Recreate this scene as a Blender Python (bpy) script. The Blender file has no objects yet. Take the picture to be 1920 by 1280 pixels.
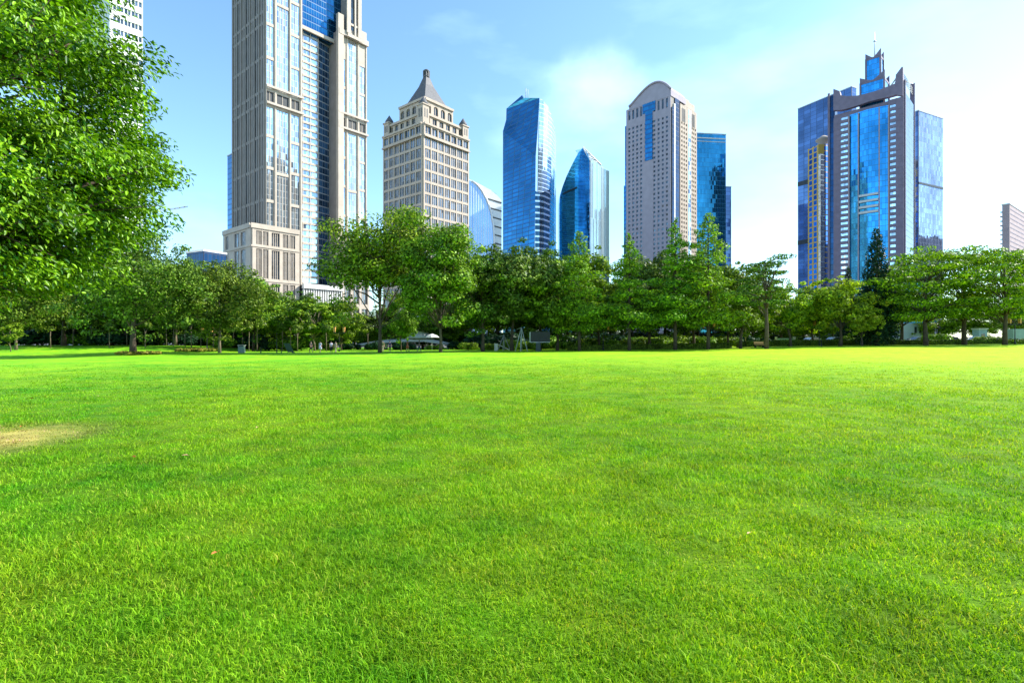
import bpy, bmesh, math, random
import numpy as np
from mathutils import Vector, Matrix
R = math.radians
C = bpy.context.scene
COL = C.collection
random.seed(7)

# ------------------------------------------------------------------ camera, sky, sun, exposure
F = 1020.0            # focal length in photo pixels (1920 wide)
CAMH = 1.7
cam = bpy.data.cameras.new('camera')
cam.sensor_width = 36; cam.lens = F/1920*36
cam.clip_start = 0.05; cam.clip_end = 9000
co = bpy.data.objects.new('camera', cam); COL.objects.link(co)
co.location = (0, 0, CAMH); co.rotation_euler = (R(90), 0, 0)
C.camera = co
SUN_AZ, SUN_EL = 79, 37          # degrees clockwise from the view direction, and above the horizon
w = bpy.data.worlds.new('World'); C.world = w; w.use_nodes = True
nt = w.node_tree; nt.nodes.clear()
def nn(t, typ, **k):
    n = t.nodes.new(typ)
    for a, b in k.items():
        if a.startswith('i_'): n.inputs[a[2:].replace('_', ' ')].default_value = b
        else: setattr(n, a, b)
    return n
sky = nn(nt, 'ShaderNodeTexSky', sky_type='NISHITA', sun_disc=False, sun_elevation=R(SUN_EL), sun_rotation=R(SUN_AZ),
         air_density=1.0, dust_density=.4, ozone_density=1.0, altitude=50)
tc = nn(nt, 'ShaderNodeTexCoord')
mp = nn(nt, 'ShaderNodeMapping'); mp.inputs['Scale'].default_value = (1.2, 1.2, 3.4)
mp.inputs['Location'].default_value = (0.35, 0.1, 0.2)
nz = nn(nt, 'ShaderNodeTexNoise'); nz.inputs['Scale'].default_value = 2.1; nz.inputs['Detail'].default_value = 7; nz.inputs['Roughness'].default_value = .5
cr = nn(nt, 'ShaderNodeMapRange'); cr.inputs['From Min'].default_value = .5; cr.inputs['From Max'].default_value = .82
cr.inputs['To Min'].default_value = 0; cr.inputs['To Max'].default_value = .28
mx = nn(nt, 'ShaderNodeMix', data_type='RGBA'); mx.inputs[7].default_value = (7.5, 8.4, 8.6, 1)
bg = nn(nt, 'ShaderNodeBackground'); bg.inputs['Strength'].default_value = 0.148
ow = nn(nt, 'ShaderNodeOutputWorld')
L = nt.links.new
L(tc.outputs['Generated'], mp.inputs['Vector']); L(mp.outputs[0], nz.inputs['Vector']); L(nz.outputs['Fac'], cr.inputs['Value'])
L(cr.outputs[0], mx.inputs[0]); L(sky.outputs[0], mx.inputs[6]); tnt = nn(nt, 'ShaderNodeVectorMath', operation='MULTIPLY'); tnt.inputs[1].default_value = (.88, 1.10, 1.18); nv = nn(nt, 'ShaderNodeVectorMath', operation='NORMALIZE'); L(tc.outputs['Generated'], nv.inputs[0])
prev = mx.outputs[2]
def veil(px, py, rad, amt):
    global prev
    dv = Vector(((px-960)/F, 1, (640-py)/F)).normalized()
    sb = nn(nt, 'ShaderNodeVectorMath', operation='SUBTRACT'); sb.inputs[1].default_value = dv; L(nv.outputs[0], sb.inputs[0])
    sc1 = nn(nt, 'ShaderNodeVectorMath', operation='MULTIPLY'); sc1.inputs[1].default_value = (1, 1, 1.7); L(sb.outputs[0], sc1.inputs[0])
    ln1 = nn(nt, 'ShaderNodeVectorMath', operation='LENGTH'); L(sc1.outputs[0], ln1.inputs[0])
    n1_ = nn(nt, 'ShaderNodeTexNoise'); n1_.inputs['Scale'].default_value = 6/rad*.16; n1_.inputs['Detail'].default_value = 6; L(nv.outputs[0], n1_.inputs['Vector'])
    a1 = nn(nt, 'ShaderNodeMath', operation='MULTIPLY_ADD'); a1.inputs[1].default_value = rad*1.6; L(n1_.outputs['Fac'], a1.inputs[0]); L(ln1.outputs['Value'], a1.inputs[2])
    r1_ = nn(nt, 'ShaderNodeMapRange', interpolation_type='SMOOTHSTEP'); r1_.inputs['From Min'].default_value = rad*2.0; r1_.inputs['From Max'].default_value = rad*.7; r1_.inputs['To Max'].default_value = amt; L(a1.outputs[0], r1_.inputs['Value'])
    m1 = nn(nt, 'ShaderNodeMix', data_type='RGBA'); L(r1_.outputs[0], m1.inputs[0]); L(prev, m1.inputs[6]); m1.inputs[7].default_value = (8.0, 8.2, 8.2, 1); prev = m1.outputs[2]
veil(1115, 165, .09, .26); veil(1900, 200, .4, .15)
L(prev, tnt.inputs[0]); L(tnt.outputs[0], bg.inputs['Color']); L(bg.outputs[0], ow.inputs[0])
sl = bpy.data.lights.new('sun', 'SUN'); sl.energy = 5.0; sl.angle = R(.5); sl.color = (1, .95, .85)
so = bpy.data.objects.new('sun', sl); COL.objects.link(so)
sd = Vector((math.sin(R(SUN_AZ))*math.cos(R(SUN_EL)), math.cos(R(SUN_AZ))*math.cos(R(SUN_EL)), math.sin(R(SUN_EL))))
so.rotation_euler = sd.to_track_quat('Z', 'Y').to_euler()
C.view_settings.view_transform = 'Standard'; C.view_settings.look = 'None'
C.view_settings.exposure = 1.0; C.view_settings.gamma = 1
C.cycles.max_bounces = 6; C.cycles.diffuse_bounces = 2; C.cycles.glossy_bounces = 3; C.cycles.transmission_bounces = 3

# ------------------------------------------------------------------ helpers
def tag(o, label=None, cat=None, group=None, kind=None):
    if label: o['label'] = label
    if cat: o['category'] = cat
    if group: o['group'] = group
    if kind: o['kind'] = kind
    return o
def empty(name, loc, rz=0, label=None, cat=None, group=None):
    o = bpy.data.objects.new(name, None); COL.objects.link(o)
    o.location = loc; o.rotation_euler = (0, 0, rz); o.empty_display_size = .3
    return tag(o, label, cat, group)
def copy_tree(o, parent=None):
    c = o.copy(); COL.objects.link(c)
    if parent: c.parent = parent
    for ch in [x for x in COL.objects if x.parent == o]: copy_tree(ch, c)
    return c
def children_map():
    m = {}
    for x in COL.objects:
        if x.parent: m.setdefault(x.parent, []).append(x)
    return m
def clone(o, cm, parent=None):
    c = o.copy(); COL.objects.link(c)
    if parent: c.parent = parent
    for ch in cm.get(o, []): clone(ch, cm, c)
    return c

class Frame:                      # a vertical wall plane: a runs along it, n out of it, z up
    def __init__(s, o, d, n): s.o, s.d, s.n = o, d, n
    def p(s, a, n, z): return (s.o[0]+s.d[0]*a+s.n[0]*n, s.o[1]+s.d[1]*a+s.n[1]*n, z)
XY = Frame((0, 0), (1, 0), (0, 1))
BOXF = [(0, 1, 3, 2), (4, 6, 7, 5), (0, 4, 5, 1), (2, 3, 7, 6), (0, 2, 6, 4), (1, 5, 7, 3)]
class MB:
    def __init__(s): s.v, s.f, s.m, s.sm = [], [], [], []
    def add(s, vs, fs, mi=0, smooth=False):
        b = len(s.v); s.v += vs
        for f in fs: s.f.append([i+b for i in f]); s.m.append(mi); s.sm.append(smooth)
    def box(s, x0, x1, y0, y1, z0, z1, mi=0, fr=XY):
        vs = [fr.p(x, y, z) for x in (x0, x1) for y in (y0, y1) for z in (z0, z1)]
        s.add(vs, BOXF, mi); return s
    def poly(s, pts, off, mi=0):      # planar polygon pts (3d) extruded by vector off
        n = len(pts); o = Vector(off)
        vs = [tuple(p) for p in pts]+[tuple(Vector(p)+o) for p in pts]
        fs = [list(range(n)), list(range(2*n-1, n-1, -1))]+[[i, (i+1) % n, n+(i+1) % n, n+i] for i in range(n)]
        s.add(vs, fs, mi); return s
    def plan(s, pts, z0, z1, mi=0):   # vertical prism; z1 may be a list
        n = len(pts); zt = z1 if isinstance(z1, (list, tuple)) else [z1]*n
        vs = [(p[0], p[1], z0) for p in pts]+[(p[0], p[1], z) for p, z in zip(pts, zt)]
        fs = [list(range(n-1, -1, -1)), list(range(n, 2*n))]+[[i, (i+1) % n, n+(i+1) % n, n+i] for i in range(n)]
        s.add(vs, fs, mi); return s
    def loft(s, rings, mi=0, cap=True, smooth=False):
        n = len(rings[0]); vs = [tuple(p) for r in rings for p in r]; fs = []
        for k in range(len(rings)-1):
            for i in range(n):
                j = (i+1) % n; fs.append([k*n+i, k*n+j, (k+1)*n+j, (k+1)*n+i])
        if cap: fs.append(list(range(n-1, -1, -1))); fs.append([(len(rings)-1)*n+i for i in range(n)])
        s.add(vs, fs, mi, smooth); return s
    def tube(s, pts, rad, n=6, mi=0, smooth=True):
        pts = [Vector(p) for p in pts]; rings = []
        if not isinstance(rad, (list, tuple)): rad = [rad]*len(pts)
        for i, p in enumerate(pts):
            d = (pts[min(i+1, len(pts)-1)]-pts[max(i-1, 0)]).normalized()
            a = d.cross(Vector((0, 0, 1)) if abs(d.z) < .95 else Vector((1, 0, 0))).normalized(); b = d.cross(a)
            rings.append([tuple(p+(a*math.cos(t)+b*math.sin(t))*rad[i]) for t in [2*math.pi*k/n for k in range(n)]])
        s.loft(rings, mi, True, smooth); return s
    def lathe(s, prof, c=(0, 0), n=16, mi=0, smooth=True):
        s.loft([[(c[0]+r*math.cos(2*math.pi*k/n), c[1]+r*math.sin(2*math.pi*k/n), z) for k in range(n)] for r, z in prof], mi, True, smooth); return s
    def build(s, name, mats, parent=None, **t):
        me = bpy.data.meshes.new(name); me.from_pydata(s.v, [], s.f)
        if not isinstance(mats, (list, tuple)): mats = [mats]
        for m in mats: me.materials.append(m)
        me.polygons.foreach_set('material_index', s.m); me.polygons.foreach_set('use_smooth', s.sm)
        me.update()
        o = bpy.data.objects.new(name, me); COL.objects.link(o)
        if parent: o.parent = parent
        return tag(o, **t)

def np_mesh(name, verts, nquad_faces, ntri_faces, mat, parent=None):
    """verts Nx3, faces arrays of quads and tris"""
    me = bpy.data.meshes.new(name)
    q = np.asarray(nquad_faces, dtype=np.int32).reshape(-1, 4); t = np.asarray(ntri_faces, dtype=np.int32).reshape(-1, 3)
    loops = np.concatenate([q.ravel(), t.ravel()])
    me.vertices.add(len(verts)); me.vertices.foreach_set('co', np.asarray(verts, dtype=np.float32).ravel())
    me.loops.add(len(loops)); me.loops.foreach_set('vertex_index', loops)
    me.polygons.add(len(q)+len(t))
    st = np.concatenate([np.arange(len(q))*4, len(q)*4+np.arange(len(t))*3]).astype(np.int32)
    me.polygons.foreach_set('loop_start', st)
    me.update(calc_edges=True); me.materials.append(mat)
    o = bpy.data.objects.new(name, me); COL.objects.link(o)
    if parent: o.parent = parent
    return o

# ------------------------------------------------------------------ materials
def new_mat(name):
    m = bpy.data.materials.new(name); m.use_nodes = True
    t = m.node_tree; t.nodes.clear(); out = t.nodes.new('ShaderNodeOutputMaterial')
    return m, t, out
def c4(c): return (c[0], c[1], c[2], 1)
def solid(name, col, rough=.7, var=.18, scale=.6, metal=0, spec=.3, bump=0):
    m, t, out = new_mat(name)
    p = nn(t, 'ShaderNodeBsdfPrincipled'); p.inputs['Roughness'].default_value = rough; p.inputs['Metallic'].default_value = metal
    p.inputs['Specular IOR Level'].default_value = spec
    g = nn(t, 'ShaderNodeTexCoord'); n = nn(t, 'ShaderNodeTexNoise'); n.inputs['Scale'].default_value = scale; n.inputs['Detail'].default_value = 5
    mr = nn(t, 'ShaderNodeMapRange'); mr.inputs['From Min'].default_value = .3; mr.inputs['From Max'].default_value = .7
    mr.inputs['To Min'].default_value = 1-var; mr.inputs['To Max'].default_value = 1+var
    mm = nn(t, 'ShaderNodeVectorMath', operation='SCALE'); mm.inputs[0].default_value = col
    k = t.links.new
    k(g.outputs['Object'], n.inputs['Vector']); k(n.outputs['Fac'], mr.inputs['Value']); k(mr.outputs[0], mm.inputs['Scale'])
    k(mm.outputs[0], p.inputs['Base Color']); k(p.outputs[0], out.inputs[0])
    if bump:
        b = nn(t, 'ShaderNodeBump'); b.inputs['Strength'].default_value = bump; k(n.outputs['Fac'], b.inputs['Height']); k(b.outputs[0], p.inputs['Normal'])
    return m
def curtain(name, tint, line, H=4, W=1.5, lh=.12, lw=.08, metal=.9, rough=.06, var=.35, wob=.02, band=None, bandw=.3):
    """Curtain wall glass: floor lines every H metres and mullions every W metres in the building's own coordinates; every pane sits a little out of true."""
    m, t, out = new_mat(name); k = t.links.new
    g = nn(t, 'ShaderNodeTexCoord'); sp = nn(t, 'ShaderNodeSeparateXYZ'); k(g.outputs['Object'], sp.inputs[0])
    s = nn(t, 'ShaderNodeMath', operation='ADD'); k(sp.outputs[0], s.inputs[0]); k(sp.outputs[1], s.inputs[1])
    def div(src, d):
        n = nn(t, 'ShaderNodeMath', operation='DIVIDE'); k(src, n.inputs[0]); n.inputs[1].default_value = d; return n.outputs[0]
    def un(op, src, b=None):
        n = nn(t, 'ShaderNodeMath', operation=op); k(src, n.inputs[0])
        if b is not None: n.inputs[1].default_value = b
        return n.outputs[0]
    a = div(s.outputs[0], W); z = div(sp.outputs[2], H)
    fa, fz = un('FRACT', a), un('FRACT', z)
    la, lz = un('LESS_THAN', fa, lw/W), un('LESS_THAN', fz, lh/H)
    mxn = nn(t, 'ShaderNodeMath', operation='MAXIMUM'); k(la, mxn.inputs[0]); k(lz, mxn.inputs[1])
    cb = nn(t, 'ShaderNodeCombineXYZ'); k(un('FLOOR', a), cb.inputs[0]); k(un('FLOOR', z), cb.inputs[1])
    wn = nn(t, 'ShaderNodeTexWhiteNoise', noise_dimensions='3D'); k(cb.outputs[0], wn.inputs[0])
    big = nn(t, 'ShaderNodeTexNoise'); big.inputs['Scale'].default_value = .035; big.inputs['Detail'].default_value = 3; k(g.outputs['Object'], big.inputs['Vector'])
    mr = nn(t, 'ShaderNodeMapRange'); mr.inputs['To Min'].default_value = 1-var; mr.inputs['To Max'].default_value = 1+var*.5; k(wn.outputs['Value'], mr.inputs['Value'])
    mb_ = nn(t, 'ShaderNodeMapRange'); mb_.inputs['From Min'].default_value = .3; mb_.inputs['From Max'].default_value = .7
    mb_.inputs['To Min'].default_value = .65; mb_.inputs['To Max'].default_value = 1.25; k(big.outputs['Fac'], mb_.inputs['Value'])
    mu = nn(t, 'ShaderNodeMath', operation='MULTIPLY'); k(mr.outputs[0], mu.inputs[0]); k(mb_.outputs[0], mu.inputs[1])
    sc = nn(t, 'ShaderNodeVectorMath', operation='SCALE'); sc.inputs[0].default_value = tint; k(mu.outputs[0], sc.inputs['Scale'])
    colr = sc.outputs[0]
    if band:
        bz = un('LESS_THAN', fz, bandw); mbn = nn(t, 'ShaderNodeMix', data_type='RGBA'); k(bz, mbn.inputs[0]); k(colr, mbn.inputs[6]); mbn.inputs[7].default_value = c4(band); colr = mbn.outputs[2]
    mc = nn(t, 'ShaderNodeMix', data_type='RGBA'); k(mxn.outputs[0], mc.inputs[0]); k(colr, mc.inputs[6]); mc.inputs[7].default_value = c4(line)
    p = nn(t, 'ShaderNodeBsdfPrincipled'); k(mc.outputs[2], p.inputs['Base Color'])
    rr = nn(t, 'ShaderNodeMapRange'); rr.inputs['To Min'].default_value = rough; rr.inputs['To Max'].default_value = .5; k(mxn.outputs[0], rr.inputs['Value']); k(rr.outputs[0], p.inputs['Roughness'])
    me = nn(t, 'ShaderNodeMapRange'); me.inputs['To Min'].default_value = metal; me.inputs['To Max'].default_value = .2; k(mxn.outputs[0], me.inputs['Value']); k(me.outputs[0], p.inputs['Metallic'])
    # panes out of true
    ge = nn(t, 'ShaderNodeNewGeometry'); sb = nn(t, 'ShaderNodeVectorMath', operation='SUBTRACT'); k(wn.outputs['Color'], sb.inputs[0]); sb.inputs[1].default_value = (.5, .5, .5)
    s2 = nn(t, 'ShaderNodeVectorMath', operation='SCALE'); k(sb.outputs[0], s2.inputs[0]); s2.inputs['Scale'].default_value = wob*2
    ad = nn(t, 'ShaderNodeVectorMath', operation='ADD'); k(ge.outputs['Normal'], ad.inputs[0]); k(s2.outputs[0], ad.inputs[1])
    no = nn(t, 'ShaderNodeVectorMath', operation='NORMALIZE'); k(ad.outputs[0], no.inputs[0]); k(no.outputs[0], p.inputs['Normal'])
    k(p.outputs[0], out.inputs[0]); return m
def leafmat(name, c1, c2, trans=.35, spec=.1, yellow=0, rough=.45, clump=.55):
    m, t, out = new_mat(name); k = t.links.new
    g = nn(t, 'ShaderNodeNewGeometry'); rmp = nn(t, 'ShaderNodeValToRGB'); e = rmp.color_ramp.elements
    e[0].color = c4(c1); e[1].color = c4(c2); e[0].position = .1; e[1].position = .9
    if yellow: y = e.new(1-yellow); y.color = c4(c2); e[-1].color = (.32, .22, .03, 1); e[-1].position = 1
    k(g.outputs['Random Per Island'], rmp.inputs[0])
    oi = nn(t, 'ShaderNodeObjectInfo'); hs = nn(t, 'ShaderNodeHueSaturation'); mr = nn(t, 'ShaderNodeMapRange')
    mr.inputs['To Min'].default_value = .485; mr.inputs['To Max'].default_value = .515; k(oi.outputs['Random'], mr.inputs['Value']); k(mr.outputs[0], hs.inputs['Hue']); k(rmp.outputs[0], hs.inputs['Color'])
    tcl = nn(t, 'ShaderNodeTexCoord'); ncl = nn(t, 'ShaderNodeTexNoise'); ncl.inputs['Scale'].default_value = clump; ncl.inputs['Detail'].default_value = 3; k(tcl.outputs['Object'], ncl.inputs['Vector'])
    rcl = nn(t, 'ShaderNodeMapRange'); rcl.inputs['From Min'].default_value = .36; rcl.inputs['From Max'].default_value = .64; rcl.inputs['To Min'].default_value = .74; rcl.inputs['To Max'].default_value = 1.32; k(ncl.outputs['Fac'], rcl.inputs['Value'])
    scl = nn(t, 'ShaderNodeVectorMath', operation='SCALE'); k(hs.outputs[0], scl.inputs[0]); k(rcl.outputs[0], scl.inputs['Scale']); hs = scl
    p = nn(t, 'ShaderNodeBsdfPrincipled'); p.inputs['Roughness'].default_value = rough; p.inputs['Specular IOR Level'].default_value = spec
    k(hs.outputs[0], p.inputs['Base Color'])
    tr = nn(t, 'ShaderNodeBsdfTranslucent'); tm = nn(t, 'ShaderNodeVectorMath', operation='MULTIPLY'); tm.inputs[1].default_value = (1.5, 1.6, .5)
    k(hs.outputs[0], tm.inputs[0]); k(tm.outputs[0], tr.inputs[0])
    mi = nn(t, 'ShaderNodeMixShader'); mi.inputs[0].default_value = trans; k(p.outputs[0], mi.inputs[1]); k(tr.outputs[0], mi.inputs[2]); k(mi.outputs[0], out.inputs[0])
    return m

M = {}
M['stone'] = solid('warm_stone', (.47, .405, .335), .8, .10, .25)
M['stone_dim'] = solid('shaded_stone', (.27, .24, .215), .8, .10, .25)  # darker copy of the warm stone, shade of the sides put into its colour
M['granite'] = solid('mauve_granite', (.19, .155, .21), .55, .12, .3)
M['cream'] = solid('cream_stone', (.43, .355, .29), .8, .10, .2)
M['roofslate'] = solid('slate', (.10, .10, .11), .6, .2, .8)
M['mauve'] = solid('shaded_mauve_stone', (.36, .32, .37), .8, .08, .25)  # front stone of the arched tower, its bluish shade mixed into the colour
M['white'] = solid('white_paint', (.72, .72, .70), .6, .08, .4)
M['pinkish'] = solid('rose_render', (.42, .33, .33), .8, .1, .2)
M['dark'] = solid('dark_opening', (.03, .035, .04), .4, .2, .5)
M['winglass'] = curtain('window_glass', (.16, .20, .25), (.2, .2, .2), H=3.1, W=1.4, lh=.08, lw=.06, var=.6, metal=.7, wob=0.020)
M['winsky'] = curtain('bright_window_glass', (.62, .78, .92), (.55, .55, .53), H=3.6, W=1.2, lh=.12, lw=.12, var=.45, metal=.9, wob=0.025)
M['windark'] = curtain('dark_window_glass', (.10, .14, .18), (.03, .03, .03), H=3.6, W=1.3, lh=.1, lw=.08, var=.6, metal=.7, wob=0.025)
M['bluetower'] = curtain('deep_blue_curtain_wall', (.022, .165, .34), (.015, .09, .18), H=4, W=1.6, lh=.5, lw=.12, var=.2, wob=.012, band=(.02, .11, .28), bandw=.35)
M['paletower'] = curtain('pale_curtain_wall', (.62, .80, .95), (.45, .6, .75), H=4, W=1.6, lh=.5, lw=.1, var=.2, wob=0.015)
M['striped'] = curtain('banded_dark_glass', (.05, .12, .2), (.1, .15, .2), H=5.4, W=1.6, lh=.1, lw=.05, var=.4, band=(.75, .8, .85), bandw=.3, wob=0.015)
M['blueglass'] = curtain('sky_blue_curtain_wall', (.045, .35, .70), (.03, .17, .34), H=3.9, W=1.6, lh=.25, lw=.1, var=.25, wob=0.018)
M['teal'] = curtain('teal_curtain_wall', (.04, .28, .46), (.03, .17, .3), H=4, W=1.6, lh=.2, lw=.08, var=.2, wob=.02)
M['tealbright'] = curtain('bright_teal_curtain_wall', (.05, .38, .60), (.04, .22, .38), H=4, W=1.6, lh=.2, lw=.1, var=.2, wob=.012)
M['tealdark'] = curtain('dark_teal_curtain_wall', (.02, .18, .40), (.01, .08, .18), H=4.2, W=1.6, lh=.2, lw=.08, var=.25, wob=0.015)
M['navy'] = curtain('navy_curtain_wall', (.02, .06, .14), (.01, .02, .05), H=3.9, W=1.8, lh=.3, lw=.2, var=.3, wob=0.015)
M['slateblue'] = curtain('slate_blue_curtain_wall', (.12, .19, .34), (.03, .06, .14), H=4, W=7.0, lh=.25, lw=.5, var=.25, wob=0.015)
M['silver'] = curtain('silver_curtain_wall', (.27, .35, .54), (.16, .2, .3), H=4, W=2.2, lh=.2, lw=.5, var=.35, wob=0.025)
M['fins'] = curtain('finned_blue_wall', (.28, .42, .62), (.62, .68, .78), H=60, W=2.2, lh=.1, lw=.7, var=.1, wob=.02, metal=.6)
M['whitefins'] = curtain('finned_pale_wall', (.30, .52, .60), (.42, .52, .56), H=60, W=2.4, lh=.1, lw=.6, var=.1, wob=.02, metal=.6)
M['gold'] = curtain('gold_banded_wall', (.15, .32, .8), (.62, .42, .10), H=4.2, W=5.5, lh=.9, lw=1.9, var=.3, wob=0.020)
M['louvre'] = curtain('banded_glass', (.60, .76, .92), (.50, .49, .46), H=4.0, W=3.4, lh=1.0, lw=.12, var=.5, wob=0.030)
M['louvreblue'] = curtain('banded_blue_glass', (.08, .22, .45), (.25, .26, .28), H=4.0, W=2.4, lh=.7, lw=.15, var=.7, wob=0.030)
M['trunk'] = solid('bark', (.075, .055, .04), .9, .35, 2.5, bump=.4)
M['paletrunk'] = solid('pale_bark', (.17, .13, .09), .9, .3, 2.5, bump=.4)
M['black'] = solid('black_metal', (.02, .02, .022), .5, .2, 3)
M['steel'] = solid('pale_steel', (.55, .56, .55), .4, .1, 3)
M['playsteel'] = solid('dull_white_steel', (.34, .35, .34), .5, .1, 3)
M['concrete'] = solid('concrete', (.38, .37, .35), .85, .12, .8)
M['paving'] = solid('city_paving', (.13, .13, .125), .9, .2, .03)
M['asphalt'] = solid('asphalt', (.055, .055, .06), .9, .15, .5)
M['orange'] = solid('amber_shade', (.75, .36, .12), .5, .1, 4)
M['green_dark'] = solid('dark_green_board', (.02, .05, .02), .6, .2, 3)
M['membrane'] = solid('white_membrane', (.55, .54, .51), .6, .05, .6)
M['skin'] = solid('skin', (.45, .28, .2), .6, .05, 5)
M['hair'] = solid('black_hair', (.02, .016, .014), .6, .1, 20)
M['rubber'] = solid('tyre_rubber', (.02, .02, .02), .8, .1, 9)
M['carglass'] = solid('car_glass', (.03, .04, .05), .08, .05, 2, spec=.8)
def paint(name, c): return solid(name, c, .3, .04, 2, spec=.6)
L_A = leafmat('leaf_camphor', (.022, .058, .006), (.165, .255, .025), .15)
L_B = leafmat('leaf_elm', (.03, .085, .006), (.22, .34, .02), .18)
L_C = leafmat('leaf_dark', (.016, .048, .006), (.155, .24, .026), .14)
L_D = leafmat('leaf_redwood', (.03, .10, .008), (.25, .42, .015), .22)
L_E = leafmat('leaf_cypress_and_shade', (.006, .024, .009), (.020, .06, .02), .1)
L_F = leafmat('leaf_layered', (.02, .075, .005), (.25, .40, .010), .26)
L_G = leafmat('leaf_bright', (.04, .12, .010), (.40, .50, .03), .38)
L_N = leafmat('leaf_near', (.016, .068, .002), (.25, .41, .010), .2, spec=.3, rough=.42, clump=1.3)

# ------------------------------------------------------------------ terrain
def smooth(a, b, x):
    x = np.clip((x-a)/(b-a), 0, 1); return x*x*(3-2*x)
def gz(X, Y):
    X = np.asarray(X, dtype=float); Y = np.asarray(Y, dtype=float)
    px = np.interp(X, [-62, -48, 0, 20, 36, 45, 78, 140], [-.05, -.08, .16, .34, .62, .92, 1.25, 1.4])
    left = 1-smooth(-64, -46, X)
    near = smooth(14, 84, Y)*(1-smooth(96, 150, Y)*.9)
    und = .03*np.sin(X*.31+1.2)*np.sin(Y*.23)+.02*np.sin(X*.83+Y*.47)
    return px*near+und*smooth(3, 20, Y)*(1-smooth(80, 120, Y))+left*(.95*smooth(84, 104, Y)*(1-smooth(120, 150, Y)*.7)-.5*smooth(42, 60, Y)*(1-smooth(70, 84, Y)))
def gzf(x, y): return float(gz(x, y))

def lawn_nodes(t, g_pos):
    """shared colouring by position: lush and pale patches and one worn patch of dry turf"""
    k = t.links.new
    n1 = nn(t, 'ShaderNodeTexNoise'); n1.inputs['Scale'].default_value = .22; n1.inputs['Detail'].default_value = 4; k(g_pos, n1.inputs['Vector'])
    n2 = nn(t, 'ShaderNodeTexNoise'); n2.inputs['Scale'].default_value = 1.7; n2.inputs['Detail'].default_value = 4; k(g_pos, n2.inputs['Vector'])
    r1 = nn(t, 'ShaderNodeMapRange'); r1.inputs['From Min'].default_value = .36; r1.inputs['From Max'].default_value = .64; k(n1.outputs['Fac'], r1.inputs['Value'])
    r2 = nn(t, 'ShaderNodeMapRange'); r2.inputs['From Min'].default_value = .35; r2.inputs['From Max'].default_value = .68; k(n2.outputs['Fac'], r2.inputs['Value'])
    ma = nn(t, 'ShaderNodeMix', data_type='RGBA'); ma.inputs[6].default_value = (.060, .30, .006, 1); ma.inputs[7].default_value = (.20, .415, .008, 1); k(r1.outputs[0], ma.inputs[0])
    m2 = nn(t, 'ShaderNodeMix', data_type='RGBA'); k(ma.outputs[2], m2.inputs[6]); m2.inputs[7].default_value = (.26, .38, .016, 1)
    h = nn(t, 'ShaderNodeMath', operation='MULTIPLY'); k(r2.outputs[0], h.inputs[0]); h.inputs[1].default_value = .5; k(h.outputs[0], m2.inputs[0])
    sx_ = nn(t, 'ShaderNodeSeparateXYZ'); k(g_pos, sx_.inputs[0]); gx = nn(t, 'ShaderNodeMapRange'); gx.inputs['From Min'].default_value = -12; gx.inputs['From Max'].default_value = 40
    gx.inputs['To Max'].default_value = .75; k(sx_.outputs[0], gx.inputs['Value']); m2b = nn(t, 'ShaderNodeMix', data_type='RGBA'); k(gx.outputs[0], m2b.inputs[0]); k(m2.outputs[2], m2b.inputs[6]); m2b.inputs[7].default_value = (.34, .49, .008, 1)  # brighter and yellower towards the right: backlight put into the turf colour
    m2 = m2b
    # worn patch at the left
    mp_ = nn(t, 'ShaderNodeVectorMath', operation='SUBTRACT'); k(g_pos, mp_.inputs[0]); mp_.inputs[1].default_value = (-9.2, 9.2, 0)
    ms = nn(t, 'ShaderNodeVectorMath', operation='MULTIPLY'); k(mp_.outputs[0], ms.inputs[0]); ms.inputs[1].default_value = (.66, .5, 0)
    ln = nn(t, 'ShaderNodeVectorMath', operation='LENGTH'); k(ms.outputs[0], ln.inputs[0])
    ad = nn(t, 'ShaderNodeMath', operation='ADD'); k(ln.outputs['Value'], ad.inputs[0]); k(n2.outputs['Fac'], ad.inputs[1])
    r3 = nn(t, 'ShaderNodeMapRange'); r3.inputs['From Min'].default_value = 1.85; r3.inputs['From Max'].default_value = 1.0; k(ad.outputs[0], r3.inputs['Value'])
    m3 = nn(t, 'ShaderNodeMix', data_type='RGBA'); k(r3.outputs[0], m3.inputs[0]); k(m2.outputs[2], m3.inputs[6]); m3.inputs[7].default_value = (.33, .29, .075, 1)
    n5 = nn(t, 'ShaderNodeTexNoise'); n5.inputs['Scale'].default_value = 1.1; n5.inputs['Detail'].default_value = 7; n5.inputs['Roughness'].default_value = .62; k(g_pos, n5.inputs['Vector'])
    r5 = nn(t, 'ShaderNodeMapRange'); r5.inputs['From Min'].default_value = .34; r5.inputs['From Max'].default_value = .62; r5.inputs['To Min'].default_value = .92; r5.inputs['To Max'].default_value = 1.36; k(n5.outputs['Fac'], r5.inputs['Value'])
    s5 = nn(t, 'ShaderNodeVectorMath', operation='SCALE'); k(m3.outputs[2], s5.inputs[0]); k(r5.outputs[0], s5.inputs['Scale'])
    return s5.outputs[0], r3.outputs[0]

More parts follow.
